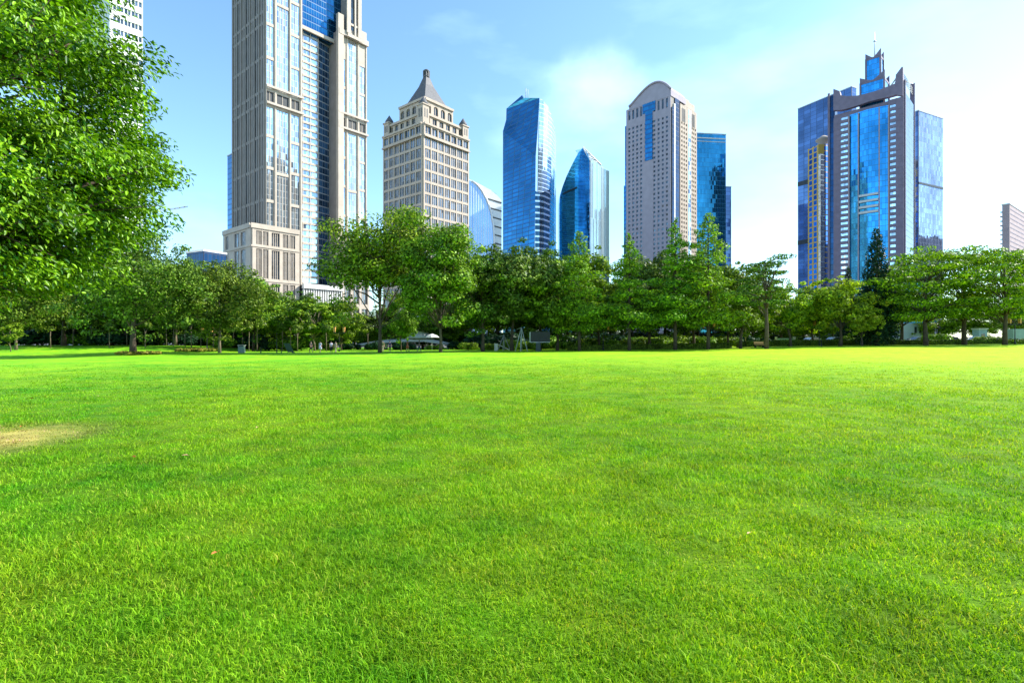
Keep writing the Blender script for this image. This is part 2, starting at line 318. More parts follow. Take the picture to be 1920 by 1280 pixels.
m_lawn, t, out = new_mat('lawn_turf'); k = t.links.new
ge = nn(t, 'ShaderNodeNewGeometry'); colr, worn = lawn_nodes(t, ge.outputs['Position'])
n3 = nn(t, 'ShaderNodeTexNoise'); n3.inputs['Scale'].default_value = 14; n3.inputs['Detail'].default_value = 6; n3.inputs['Roughness'].default_value = .7
k(ge.outputs['Position'], n3.inputs['Vector'])
mr = nn(t, 'ShaderNodeMapRange'); mr.inputs['From Min'].default_value = .3; mr.inputs['From Max'].default_value = .7; mr.inputs['To Min'].default_value = .72; mr.inputs['To Max'].default_value = 1.25; k(n3.outputs['Fac'], mr.inputs['Value'])
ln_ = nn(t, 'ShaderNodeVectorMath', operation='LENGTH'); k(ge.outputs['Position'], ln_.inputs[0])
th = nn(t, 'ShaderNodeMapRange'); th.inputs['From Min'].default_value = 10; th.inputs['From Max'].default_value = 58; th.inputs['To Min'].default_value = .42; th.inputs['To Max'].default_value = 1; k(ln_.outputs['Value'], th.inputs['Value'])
tf = nn(t, 'ShaderNodeMath', operation='MAXIMUM'); k(th.outputs[0], tf.inputs[0]); k(worn, tf.inputs[1])   # ground colour darkens towards the viewer, worn patch excepted
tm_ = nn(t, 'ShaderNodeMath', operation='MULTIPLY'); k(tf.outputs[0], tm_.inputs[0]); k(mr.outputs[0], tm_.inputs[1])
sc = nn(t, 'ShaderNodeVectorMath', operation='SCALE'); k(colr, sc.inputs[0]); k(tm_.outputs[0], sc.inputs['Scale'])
p = nn(t, 'ShaderNodeBsdfPrincipled'); p.inputs['Roughness'].default_value = .9; p.inputs['Specular IOR Level'].default_value = .1
bm_ = nn(t, 'ShaderNodeBump'); bm_.inputs['Strength'].default_value = .6; bm_.inputs['Distance'].default_value = .05; k(n3.outputs['Fac'], bm_.inputs['Height']); k(bm_.outputs[0], p.inputs['Normal'])
k(sc.outputs[0], p.inputs['Base Color']); k(p.outputs[0], out.inputs[0])

m_blade, t, out = new_mat('grass_blade'); k = t.links.new
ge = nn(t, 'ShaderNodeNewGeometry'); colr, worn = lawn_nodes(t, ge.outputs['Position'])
rp = nn(t, 'ShaderNodeValToRGB'); e = rp.color_ramp.elements; e[0].color = (.38, .52, .6, 1); e[1].color = (1.6, 1.25, 1.2, 1)
e2 = e.new(.88); e2.color = (1.3, 1.15, 1.2, 1); e[-1].color = (1.9, 1.0, 5, 1)
k(ge.outputs['Random Per Island'], rp.inputs[0])
mu = nn(t, 'ShaderNodeMix', data_type='RGBA', blend_type='MULTIPLY'); mu.inputs[0].default_value = 1; k(colr, mu.inputs[6]); k(rp.outputs[0], mu.inputs[7])
p = nn(t, 'ShaderNodeBsdfPrincipled'); p.inputs['Roughness'].default_value = .6; p.inputs['Specular IOR Level'].default_value = .12; k(mu.outputs[2], p.inputs['Base Color'])
tr = nn(t, 'ShaderNodeBsdfTranslucent'); tm = nn(t, 'ShaderNodeVectorMath', operation='MULTIPLY'); tm.inputs[1].default_value = (1.35, 1.2, .6); k(mu.outputs[2], tm.inputs[0]); k(tm.outputs[0], tr.inputs[0])
mi = nn(t, 'ShaderNodeMixShader'); mi.inputs[0].default_value = .4; k(p.outputs[0], mi.inputs[1]); k(tr.outputs[0], mi.inputs[2]); k(mi.outputs[0], out.inputs[0])

def sheet(name, xs, ys, mat, zoff=0, zf=gz):
    X, Y = np.meshgrid(xs, ys); Z = zf(X, Y)+zoff
    v = np.stack([X.ravel(), Y.ravel(), Z.ravel()], 1); nx, ny = len(xs), len(ys)
    i = np.arange((ny-1)*(nx-1)); r, c = i//(nx-1), i % (nx-1); a = r*nx+c
    o = np_mesh(name, v, np.stack([a, a+1, a+1+nx, a+nx], 1), np.zeros((0, 3)), mat)
    o.data.polygons.foreach_set('use_smooth', [True]*len(i)); return o
xs = np.arange(-170, 171, 2.0); ys = np.concatenate([[-100, -30], np.arange(-8, 156, 2.0)])
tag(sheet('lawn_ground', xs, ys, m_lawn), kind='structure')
city = sheet('city_ground', np.array([-5000, -1000, -300, 0, 300, 1000, 5000.]), np.array([-1500, -300, 0, 200, 600, 2000, 7000.]), M['paving'], 0, lambda X, Y: X*0-.7); tag(city, kind='structure')
road = sheet('road', np.arange(30, 301, 10.0), np.array([128., 131, 134, 137]), M['asphalt'], .03); tag(road, kind='structure')

# grass blades: one object, densest near the viewer
rng = np.random.default_rng(3)
NB = 680000
def fan(n, r0, r1, half=62):
    r = r0*np.exp(rng.random(n)*math.log(r1/r0)); a = np.radians((rng.random(n)*2-1)*half)
    return r*np.sin(a), r*np.cos(a), r
nt_ = NB//8
tx, ty, trr = fan(nt_, 1.9, 62)
kp = rng.random(nt_) > smooth(16, 62, trr)**.8; tx, ty, trr = tx[kp], ty[kp], trr[kp]
bx = np.repeat(tx, 8); by = np.repeat(ty, 8); br = np.repeat(trr, 8)
spread = .016+.005*br
bx = bx+rng.normal(0, 1, len(bx))*spread; by = by+rng.normal(0, 1, len(bx))*spread
br = np.hypot(bx, by)
vn = .6*np.sin(bx*.7+1.1*np.sin(by*.5))*np.cos(by*.9)+np.sin(bx*1.9+2*np.sin(by*1.3))*np.sin(by*2.3+1.5*np.sin(bx*1.1))+.5*np.sin(bx*5.1+by*3.7)
wd = ((bx+9.2)*.66)**2+((by-9.2)*.5)**2
hh = (.031+.013*vn+rng.random(len(bx))*.024)*(1+.010*br)
hh = np.maximum(hh, .015)*np.where(rng.random(len(bx)) < .035, 1.7, 1)
hh = np.where(wd < .9, hh*.45, hh)*(1-.45*smooth(20, 60, br))
ww = (.0015+.0007*rng.random(len(bx)))*(1+.17*br)
az = rng.random(len(bx))*2*math.pi
fx, fy = np.cos(az), np.sin(az)
la = rng.random(len(bx))*2*math.pi; lean = hh*(.25+rng.random(len(bx))*.95)
lx, ly = np.cos(la)*lean, np.sin(la)*lean
z0 = gz(bx, by)-.004
V = np.empty((len(bx), 5, 3))
V[:, 0] = np.stack([bx-fx*ww, by-fy*ww, z0], 1); V[:, 1] = np.stack([bx+fx*ww, by+fy*ww, z0], 1)
mxx, myy, mz = bx+lx*.35, by+ly*.35, z0+hh*.6
V[:, 2] = np.stack([mxx+fx*ww*.85, myy+fy*ww*.85, mz], 1); V[:, 3] = np.stack([mxx-fx*ww*.85, myy-fy*ww*.85, mz], 1)
V[:, 4] = np.stack([bx+lx, by+ly, z0+hh*(1-.25*(lean/hh))], 1)
b5 = np.arange(len(bx))*5
gq = np.stack([b5, b5+1, b5+2, b5+3], 1); gt = np.stack([b5+3, b5+2, b5+4], 1)
grass = np_mesh('grass', V.reshape(-1, 3), gq, gt, m_blade)
tag(grass, 'short bright green grass blades covering the open lawn', 'grass', kind='stuff')

# ------------------------------------------------------------------ buildings
def vp2dir(vp):
    d = Vector(((vp-960)/F, 1.0)); return d.normalized()
class Bld:
    """a building set out from its nearest corner: local x runs along the right-hand face, local y along the left-hand one"""
    def __init__(s, name, label, xc, D, vp, cat='building', group=None):
        s.D = D; s.P = Vector(((xc-960)/F*D, D)); s.dr = vp2dir(vp); s.dl = Vector((-s.dr.y, s.dr.x))
        s.root = empty(name, (s.P.x, s.P.y, 0), math.atan2(s.dr.y, s.dr.x), label, cat, group)
        s.RF = Frame((0, 0), (1, 0), (0, -1)); s.LF = Frame((0, 0), (0, 1), (-1, 0))
    def along(s, px, d, o):           # distance from local point o along direction d at which the photo column px is met
        q = s.P+s.dr*o[0]+s.dl*o[1]; tt = (px-960)/F
        return (tt*q.y-q.x)/(d.x-tt*d.y)
    def u(s, px, y=0): return s.along(px, s.dr, (0, y))
    def v(s, px, x=0): return s.along(px, s.dl, (x, 0))
    def depth(s, x, y): return s.D+s.dr.y*x+s.dl.y*y
    def z(s, py, x=0, y=0): return CAMH+(640-py)/F*s.depth(x, y)
    def shell(s, pts, z1, name, mat, z0=0): return MB().plan(pts, z0, z1).build(name, mat, s.root)
def proj(root, p):
    m = Matrix.Translation(root.location) @ Matrix.Rotation(root.rotation_euler.z, 4, 'Z'); q = m @ Vector(p)
    return 960+F*q.x/q.y, 640-F*(q.z-CAMH)/q.y
def windows(root, items, mats, name='window', limit=96, vis=470):
    """items: (frame, a0, a1, z0, z1, out, bars) each a pane with its own frame; the best seen become parts, the rest one part"""
    sc_ = []
    for it in items:
        fr, a0, a1, z0, z1 = it[:5]
        x0, y0 = proj(root, fr.p(a0, 0, z0)); x1, y1 = proj(root, fr.p(a1, 0, z1))
        ok = (y1 < vis) and (y0 > 0)
        sc_.append(((0 if ok else 1), -abs(x1-x0)*abs(y1-y0)))
    order = sorted(range(len(items)), key=lambda i: sc_[i])
    rest = MB()
    def one(b, it):
        fr, a0, a1, z0, z1 = it[:5]; o = it[5] if len(it) > 5 else .12; bars = it[6] if len(it) > 6 else 0
        arch = it[7] if len(it) > 7 else False
        b.box(a0, a1, 0.01, o, z0, z1, 0, fr)
        for q in range(bars):
            am = a0+(a1-a0)*(q+1)/(bars+1); b.box(am-.14, am+.14, o, o+.18, z0, z1, 1, fr)
    for k_, i in enumerate(order):
        if k_ < limit:
            b = MB(); one(b, items[i]); b.build(name, mats, root)
        else: one(rest, items[i])
    if rest.v: rest.build(name+'_field', mats, root, kind='stuff')
def grid(b, fr, a0, a1, z0, z1, cols, rows, dep, mi=0, dz=.06):
    """masonry between openings: piers full height, spandrels a little behind them"""
    e = a0
    for ca, cb in sorted(cols)+[(a1, a1)]:
        if ca > e: b.box(e, ca, 0, dep, z0, z1, mi, fr)
        e = cb
    e = z0
    for za, zb in sorted(rows)+[(z1, z1)]:
        if za > e:
            for ca, cb in cols: b.box(ca+.002, cb-.002, 0, dep-dz, e, za, mi, fr)
        e = zb

# --- tall stone tower at the left
T = Bld('stone_skyscraper', 'very tall pale stone skyscraper rising out of frame beside the near tree', 497, 300, 1838)
u = T.u; rt = T.root
dep = T.along(618, T.dl, (u(632), 0))         # depth of the glazed recess
ztop = T.z(-90); zpod = T.z(432)
vL = T.v(437)
wl = u(566); wr0 = u(632); wr1 = u(687)
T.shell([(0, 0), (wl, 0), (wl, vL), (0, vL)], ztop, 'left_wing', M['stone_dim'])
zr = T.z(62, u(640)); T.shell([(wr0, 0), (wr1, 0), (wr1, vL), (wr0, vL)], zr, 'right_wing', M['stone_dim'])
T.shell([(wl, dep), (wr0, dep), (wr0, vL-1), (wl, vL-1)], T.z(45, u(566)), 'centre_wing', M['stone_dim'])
# masonry of the wings
pm = MB(); wi, ws, wd_ = [], [], []
Z = lambda y: T.z(y)
cols1 = [(u(498.5), u(511.5)), (u(518.5), u(539.5)), (u(545.5), u(559.5))]
bands = [y for y in (-60, -21, 42, 105, 166, 195, 252, 312, 374, 425)]
rowsN = [(Z(b), Z(a+3.5)) for a, b in [(-80, -22), (-20, 41), (43, 104), (106, 164), (196, 251), (253, 311), (313, 373), (375, 428)]]
rowsW = [(Z(b), Z(a+3.5)) for a, b in [(-80, -4), (-2, 164), (196, 318), (320, 428)]]
louv = (Z(192), Z(170))
def wing(x0, x1, cols, ztp, hi=None):
    e = x0
    for ca, cb in cols+[(x1, x1)]:
        pm.box(e+.25, ca-.25, 0, .95, 0, ztp, 0, T.RF); pm.box(e+.35*(ca-e), e+.65*(ca-e), .95, 1.3, 0, ztp-1.5, 0, T.RF); e = cb
    for ci, (ca, cb) in enumerate(cols):
        rows = [r for r in (rowsW if ci == 1 else rowsN) if r[1] <= ztp+2]; e = 0
        allr = sorted(rows+[louv])
        for za, zb in allr+[(ztp, ztp)]:
            zb_ = min(zb, ztp-1)
            if za > e: pm.box(ca-.24, cb+.24, 0, .8, e, za, 0, T.RF)
            e = zb_
            if za >= ztp: continue
            if (za, zb) == louv: wd_.append((T.RF, ca, cb, za, zb_, .3, 1))
            else: ws.append((T.RF, ca, cb, za, zb_, .35, 1 if ci != 1 else 3))
wing(0, wl, cols1, ztop)
cols2 = [(u(636), u(646)), (u(652), u(667)), (u(673), u(682.5))]
wing(wr0, wr1, cols2, zr)
# return wall of the right wing, corner pillar, cornices
pm.box(wr0-.6, wr0+3.2, .02, 2.4, 0, T.z(27, wr0), 0, T.RF)
pm.box(wr0, wr1, 1.5, 2.6, zr-2, zr+1.2, 0, T.RF)
pm.box(wr1-5, wr1-.5, -6, 1.0, zr+1.2, zr+7, 0, T.RF)
for y in (164, 195): pm.box(0, wl, 1.5, 2.5, Z(y), Z(y)+1.2, 0, T.RF); pm.box(wr0, wr1, 1.5, 2.5, Z(y), Z(y)+1.2, 0, T.RF)
pm.build('pier_screen', M['stone'], rt)
windows(rt, ws, [M['winsky'], M['stone']], 'window_bay', vis=640)
windows(rt, wd_, [M['dark'], M['stone']], 'plant_louvre', vis=640)
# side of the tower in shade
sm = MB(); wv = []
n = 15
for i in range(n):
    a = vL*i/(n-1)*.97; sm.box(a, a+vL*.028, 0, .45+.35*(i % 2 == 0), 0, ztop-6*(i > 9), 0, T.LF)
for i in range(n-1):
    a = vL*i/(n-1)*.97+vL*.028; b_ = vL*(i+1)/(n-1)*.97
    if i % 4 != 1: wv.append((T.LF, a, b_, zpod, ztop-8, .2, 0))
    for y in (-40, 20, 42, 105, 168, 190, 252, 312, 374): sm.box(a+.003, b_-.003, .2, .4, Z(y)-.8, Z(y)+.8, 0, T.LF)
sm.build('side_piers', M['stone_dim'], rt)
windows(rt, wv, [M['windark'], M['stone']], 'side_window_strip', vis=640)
# glazed recess: a flat light part and a darker splayed part
fr = Frame((wl, dep), (1, 0), (0, -1)); x1 = u(592, dep)-wl; zc = T.z(47, wl)
MB().box(.02, x1, .05, 2.2, 0, zc, 0, fr).build('centre_glazing', M['louvre'], rt)
MB().plan([(wl+x1, dep-2.2), (wr0-.7, dep-.3), (wr0-.7, dep-.05), (wl+x1, dep-.05)], 0, zc-1).build('splayed_glazing', M['louvreblue'], rt)
b = MB(); nfl = int(zc/4)
for i in range(8, nfl): b.box(.02, x1+.3, 2.2, 2.75, i*4-.5, i*4+.55, 0, fr)
for a in (x1*.28, x1*.62, x1): b.box(a-.2, a+.2, 2.75, 2.9, 30, zc, 0, fr)
b.build('floor_bands', M['stone'], rt)
# upper tower set back above the recess
zu = T.z(-110); xu0, xu1, xs_ = wl+.5, u(672), u(646)
MB().box(xu0, xs_+2, 4, vL-8, zc, zu, 0, XY).build('upper_glazing', M['bluetower'], rt)
b = MB(); b.box(xs_, xu1, -2.5, vL-6, zr+.01, zu-4, 0, XY); b.build('upper_shaft', M['stone_dim'], rt)
b = MB()
for a0_, a1_ in ((xs_-.4, xs_+2.2), (xs_+5, xs_+6), (xu1-2.4, xu1)): b.box(a0_, a1_, 2.5, 3.6, zr+.02, zu, 0, T.RF)
b.box(xs_, xu1, 3.6, 4.0, T.z(72, xs_), T.z(66, xs_), 0, T.RF); b.box(xs_+2.2, xu1-2.4, 2.5, 3.2, T.z(48, xs_), T.z(44, xs_), 0, T.RF)
b.box(xu0, xs_, -4.5, -2.9, zc, zc+2, 0, T.RF)
b.build('shaft_piers', M['stone'], rt)
windows(rt, [(T.RF, xs_+2.2, xs_+5, zr+3, zu-3, 2.6, 0), (T.RF, xs_+6, xu1-2.4, zr+3, zu-3, 2.6, 0)], [M['windark'], M['stone']], 'shaft_window', vis=900)
# podium
po = (-9.0, -4.0); pu1 = T.along(560, T.dr, po); pv1 = T.along(421, T.dl, po)
zt = T.z(420, *po); RFp = Frame(po, (1, 0), (0, -1)); LFp = Frame(po, (0, 1), (-1, 0))
def podium(px0, px1, solid_left=True):
    a0_, a1_ = T.along(px0, T.dr, po), T.along(px1, T.dr, po)
    return a0_, a1_
T.shell([(po[0], po[1]), (po[0]+pu1, po[1]), (po[0]+pu1, po[1]+6), (0.5, po[1]+6), (.5, po[1]+pv1), (po[0], po[1]+pv1)], zt, 'podium', M['stone_dim'])
A = lambda px: T.along(px, T.dr, po)
zp = lambda y: T.z(y, *po)
cols = [(A(479), A(489.5)), (A(491.5), A(502)), (A(508), A(523)), (A(529), A(539.5)), (A(541.5), A(552))]
rows = [(zp(578), zp(529)), (zp(520), zp(465)), (zp(457), zp(431))]
b = MB(); grid(b, RFp, 0, pu1, 0, zt, cols, rows, .9)
b.box(-.9, pu1, .9, 1.4, zt-2.0, zt+.6, 0, RFp); b.box(-.9, pu1, .9, 1.25, zp(462), zp(459), 0, RFp); b.box(0, pu1, .9, 1.2, zp(526), zp(523.5), 0, RFp)
# left side of podium
colsl = [(T.along(c, T.dl, po), T.along(d, T.dl, po)) for c, d in ((463, 454), (451, 442), (431, 425))]
grid(b, LFp, .003, pv1, 0, zt, colsl, rows, .8); b.box(.01, pv1, .8, 1.35, zt-2.0, zt+.6, 0, LFp); b.box(.01, pv1, .8, 1.2, zp(462), zp(459), 0, LFp)
b.build('podium_masonry', M['stone'], rt)
windows(rt, [(RFp, ca, cb, za, zb, .3, 3) for ca, cb in cols for za, zb in rows]+[(LFp, ca, cb, za, zb, .3, 2) for ca, cb in colsl for za, zb in rows], [M['winglass'], M['stone']], 'podium_window', vis=700)
# right podium, half hidden by the trees
a0_, a1_ = u(640, -4), u(690, -4); RFq = Frame((a0_, -4), (1, 0), (0, -1)); wq = a1_-a0_; zq = T.z(446, a0_, -4)
T.shell([(a0_, -4), (a1_, -4), (a1_, 20), (a0_, 20)], zq, 'right_podium', M['stone_dim'])
b = MB(); cols = [(wq*.06, wq*.3), (wq*.38, wq*.62), (wq*.7, wq*.94)]; rows = [(4, 22), (25, 42), (45, zq-3)]
grid(b, RFq, 0, wq, 0, zq, cols, rows, 1.5); b.build('right_podium_masonry', M['stone'], rt)
windows(rt, [(RFq, ca, cb, za, zb, .3, 3) for ca, cb in cols for za, zb in rows], [M['winglass'], M['stone']], 'podium_window', vis=700)
# entrance canopy with fins between the podiums
c0, c1 = u(566, -6), u(640, -6); RFc = Frame((c0, -6), (1, 0), (0, -1)); wc = c1-c0; zc0, zc1 = T.z(568, c0, -6), T.z(532, c0, -6)
T.shell([(c0, -6), (c1, -6), (c1, dep-2.5), (c0, dep-2.5)], zc1-.5, 'entrance_hall', M['dark'])
b = MB(); b.box(0, wc, .02, 2.5, zc1-2.5, zc1, 0, RFc); b.box(0, wc, .02, 2.0, zc0-2.4, zc0, 0, RFc)
for i in range(17): a = wc*(i+.3)/17; b.box(a, a+.5, .02, 1.6, zc0, zc1-2.5, 0, RFc)
b.build('canopy_fins', M['white'], rt)

# --- art deco tower with the pyramid roof
T = Bld('pyramid_roof_tower', 'cream stone office tower topped by a dark pyramid roof and corner turrets', 793, 260, 1820)
rt = T.root; ur, vl = T.u(878), T.v(720); z1 = T.z(232)
T.shell([(0, 0), (ur, 0), (ur, vl), (0, vl)], z1, 'shaft', M['stone_dim'])
b = MB(); wi = []
nb = 7; rowh = 5.5; ztopw = T.z(254)
rows = []
zz = ztopw-.4
while zz > 8: rows.append((zz-rowh*.78, zz)); zz -= rowh
for FR, W_ in ((T.RF, ur), (T.LF, vl)):
    bw = (W_-1.0)/nb
    cols = [(.5+i*bw+.36, .5+(i+1)*bw-.36) for i in range(nb)]
    grid(b, FR, (0 if FR is T.RF else .004), W_, 0, ztopw, cols, rows, .6)
    arows = [(T.z(249), T.z(235))]
    grid(b, FR, (0 if FR is T.RF else .004), W_, ztopw, z1+.5, cols, arows, .85)
    b.box(0 if FR is T.RF else .004, W_, .9, 1.5, ztopw-.4, ztopw+.3, 0, FR); b.box(0 if FR is T.RF else .004, W_, .9, 1.4, z1-.2, z1+.7, 0, FR)
    for ca, cb in cols:
        for za, zb in rows: wi.append((FR, ca, cb, za, zb, .2, 2))
        for za, zb in arows: wi.append((FR, ca, cb, za, zb, .2, 1))
b.build('masonry_grid', M['cream'], rt)
windows(rt, wi, [M['winglass'], M['cream']], limit=98)
# parapet tier, arcade tier, roof, turrets
s1 = 2.2; z2 = T.z(205); q0 = (s1, s1, ur-s1, vl-s1)
def tier(i0, z0, z1_, cols_n, arch, name, proud=.7):
    T.shell([(i0, i0), (ur-i0, i0), (ur-i0, vl-i0), (i0, vl-i0)], z1_, name, M['stone_dim'], z0)
    bb = MB(); it = []
    for FR, W_ in ((Frame((i0, i0), (1, 0), (0, -1)), ur-2*i0), (Frame((i0, i0), (0, 1), (-1, 0)), vl-2*i0)):
        bw = W_/cols_n; cl = [(i*bw+bw*.2, (i+1)*bw-bw*.2) for i in range(cols_n)]
        h = z1_-z0; rw = [(z0+h*.12, z0+h*(.62 if arch else .78))]
        st = 0 if FR.n == (0, -1) else .004
        if arch:
            for ca, cb in cl:      # round heads cut in the wall: panel with a half round opening
                r = (cb-ca)/2; cx = (ca+cb)/2; pts = [FR.p(ca-.0, proud-.06, z1_), FR.p(ca, proud-.06, rw[0][1])]
                for q in range(9): an = math.pi-math.pi*q/8; pts.append(FR.p(cx+r*math.cos(an), proud-.06, rw[0][1]+r*math.sin(an)))
                pts += [FR.p(cb, proud-.06, z1_)]
                bb.poly(pts, Vector((-FR.n[0], -FR.n[1], 0))*(proud-.1))
            e = st
            for ca, cb in cl+[(W_, W_)]: bb.box(e, ca, 0, proud, z0, z1_, 0, FR); e = cb
            for ca, cb in cl: bb.box(ca+.002, cb-.002, 0, proud-.06, z0, rw[0][0], 0, FR); it.append((FR, ca, cb, rw[0][0], z1_-.6, .05, 1))
        else:
            grid(bb, FR, st, W_, z0, z1_, cl, rw, proud)
            for ca, cb in cl: it.append((FR, ca, cb, rw[0][0], rw[0][1], .12, 1))
        bb.box(st, W_, proud, proud+.7, z1_-.9, z1_+.25, 0, FR)
    bb.build(name+'_masonry', M['cream'], rt); windows(rt, it, [M['windark'], M['cream']], 'attic_window')
tier(2.0, z1+.51, T.z(207), 6, False, 'parapet_tier')
tier(5.9, T.z(207)+.01, T.z(170), 4, True, 'arcade_tier')
i0 = 6.9; z4 = T.z(170); z5 = T.z(163)
T.shell([(i0, i0), (ur-i0, i0), (ur-i0, vl-i0), (i0, vl-i0)], z5, 'attic', M['cream'], z4+.26)
cx, cy = ur/2, vl/2; ap = T.z(146, cx, cy); zb = z5+.01
def sq(h, z): return [(cx-h, cy-h, z), (cx+h, cy-h, z), (cx+h, cy+h, z), (cx-h, cy+h, z)]
hb = 7.4; MB().loft([sq(hb, zb), sq(hb*.68, zb+(ap-zb)*.34), sq(hb*.38, zb+(ap-zb)*.66), sq(1.2, ap)]).build('pyramid_roof', M['roofslate'], rt)
lz = T.z(130, cx, cy); b = MB()
b.lathe([(1.7, ap), (1.7, ap+.5), (1.1, ap+.9), (1.0, ap+2.6), (1.9, ap+3), (1.6, ap+3.6), (.7, lz-.6), (.3, lz)], (cx, cy), 10)
for q in range(8): an = q*math.pi/4; b.box(cx+1.5*math.cos(an)-.2, cx+1.5*math.cos(an)+.2, cy+1.5*math.sin(an)-.2, cy+1.5*math.sin(an)+.2, ap+.4, ap+3.1)
b.build('lantern', M['roofslate'], rt)
for tx_, ty_ in ((1.9, 1.9), (ur-1.9, 1.9), (1.9, vl-1.9), (ur-1.9, vl-1.9)):
    zz0 = z1-1; hz = 8.2 if (tx_, ty_) != (1.9, 1.9) else 10.5
    b = MB(); b.box(tx_-2, tx_+2, ty_-2, ty_+2, zz0, zz0+hz); b.box(tx_-2.4, tx_+2.4, ty_-2.4, ty_+2.4, zz0+hz, zz0+hz+.6)
    o = b.build('turret', M['cream'], rt)
    b = MB(); b.lathe([(2.3, zz0+hz+.6), (2.0, zz0+hz+2), (.9, zz0+hz+3.6), (.15, zz0+hz+4.8)], (tx_, ty_), 8); b.build('turret_roof', M['roofslate'], o)
    b = MB()
    for sgn in (-1, 1): b.box(tx_+sgn*.75-.35, tx_+sgn*.75+.35, ty_-2.06, ty_-2.001, zz0+hz*.45, zz0+hz*.85); b.box(tx_-2.06, tx_-2.001, ty_+sgn*.75-.35, ty_+sgn*.75+.35, zz0+hz*.45, zz0+hz*.85)
    b.build('turret_window', M['dark'], o)

def px2w(px, D): return (px-960)/F*D
def zat(py, D): return CAMH+(640-py)/F*D
# --- sail shaped building
D = 450; root = empty('sail_building', (px2w(905, D), D, 0), R(26), 'white and blue sail shaped building between the pyramid roofed and deep blue towers', 'building')
x_ = lambda px: px2w(px, D)-px2w(905, D); zs = lambda py: zat(py, D)
def arc(pts): return [(x_(a), 0, zs(b_)) for a, b_ in pts]
top = [(870, 337), (880, 340), (893, 344), (908, 349), (922, 355), (934, 362), (944, 371)]
MB().poly(arc([(870, 640)]+top+[(944, 640)]), (0, 26, 0)).build('white_slab', M['white'], root)
b = MB()
for py in (372, 388, 404, 420, 436, 452): b.poly(arc([(912, py-2), (944, py+3), (944, py+5.5), (912, py)]), (0, -.25, 0))
b.build('slot_windows', M['dark'], root)
pts = [(868, 640), (868, 343), (880, 345), (890, 350), (900, 360), (910, 376), (918, 396), (923, 420), (925, 450), (925, 640)]
MB().poly([(a, -3.5, c) for a, _, c in arc(pts)], (0, 3.2, 0)).build('blue_sail', M['fins'], root)
rim = [(x_(a), -3.6, zs(b_)) for a, b_ in pts[2:]]
MB().tube(rim, .8, 6).build('sail_rim', M['white'], root)
MB().poly([(x_(a), 2, zs(b_)) for a, b_ in [(893, 343), (908, 346), (922, 351), (934, 358), (944, 368), (934, 361), (922, 354), (908, 348)]], (0, 22, 2)).build('glass_roof_edge', M['paletower'], root)

# --- deep blue tower
D = 500; root = empty('deep_blue_tower', (px2w(1006, D), D, 0), 0, 'deep blue glass tower with a slanted top and a pale curved right side', 'building')
X = lambda px, d=D: px2w(px, d)-px2w(1006, D)
def P3(px, py, d): return (X(px, d), d-D, zat(py, d))
bot = [(X(1000), 0), (X(943, 540), 40), (X(960, 560), 60), (X(1010, 560), 60), (X(1036, 540), 40), (X(1034, 515), 15)]
def rng_(z, pts): return [(a, c, z) for a, c in pts]
zt1 = zat(184, D)
b = MB()     # left, leaning dark face, own volume
b.loft([[P3(1000, 700, 500), P3(943, 700, 540), P3(946, 700, 560), P3(1000, 700, 530)],
        [P3(1004.5, 293, 500), P3(943, 246, 540), P3(946, 246, 560), P3(1004.5, 293, 530)],
        [P3(1008.5, 240, 500), P3(949, 225, 538), P3(952, 225, 560), P3(1008.5, 240, 530)],
        [P3(1011.5, 184, 500), P3(949.5, 204, 538), P3(951, 204, 560), P3(1011, 184, 530)]])
b.add([P3(1011.5, 184, 500), P3(949.5, 204, 538), P3(979, 178.6, 518), P3(1000, 204, 545), P3(981, 184, 516)], [(0, 4, 2, 1), (1, 2, 3), (2, 4, 3), (4, 0, 3)])
b.build('blue_face', M['bluetower'], root)
b = MB()     # right side, pale, curved in plan
segs = [(1012, 184, 500.2, 1001), (1020, 190, 503, 1010), (1028, 201, 508, 1019), (1035, 218, 516, 1029), (1040, 238, 528, 1037), (1042.5, 262, 542, 1042)]
nseg = len(segs)
ring_t = [P3(a, c, d) for a, c, d, e_ in segs]; ring_b = [(P3(e_, 700, d)) for a, c, d, e_ in segs]
vs = ring_b+ring_t; fs = [(i, i+1, nseg+i+1, nseg+i) for i in range(nseg-1)]
back = [P3(1040, 700, 560), P3(1040, 262, 560), P3(1001, 700, 560), P3(1011, 184, 560)]
vs += back; fs += [(nseg-1, 2*nseg, 2*nseg+1, 2*nseg-1), (2*nseg, 2*nseg+2, 2*nseg+3, 2*nseg+1), tuple(list(range(nseg, 2*nseg))+[2*nseg+1, 2*nseg+3])]
b.add(vs, fs); b.build('pale_face', M['paletower'], root)
b = MB()     # white bands over dark glass, low on the right side
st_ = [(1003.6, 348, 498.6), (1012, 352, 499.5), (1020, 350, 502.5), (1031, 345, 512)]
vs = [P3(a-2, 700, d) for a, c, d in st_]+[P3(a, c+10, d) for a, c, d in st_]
b.add(vs, [(i, i+1, 5+i, 4+i) for i in range(3)]); b.build('striped_sheet', M['striped'], root)
MB().tube([P3(986, 184, 515), P3(986, 166, 515)], .35, 5).tube([P3(990, 184, 515), P3(990, 168, 515)], .25, 5).build('roof_mast', M['steel'], root)

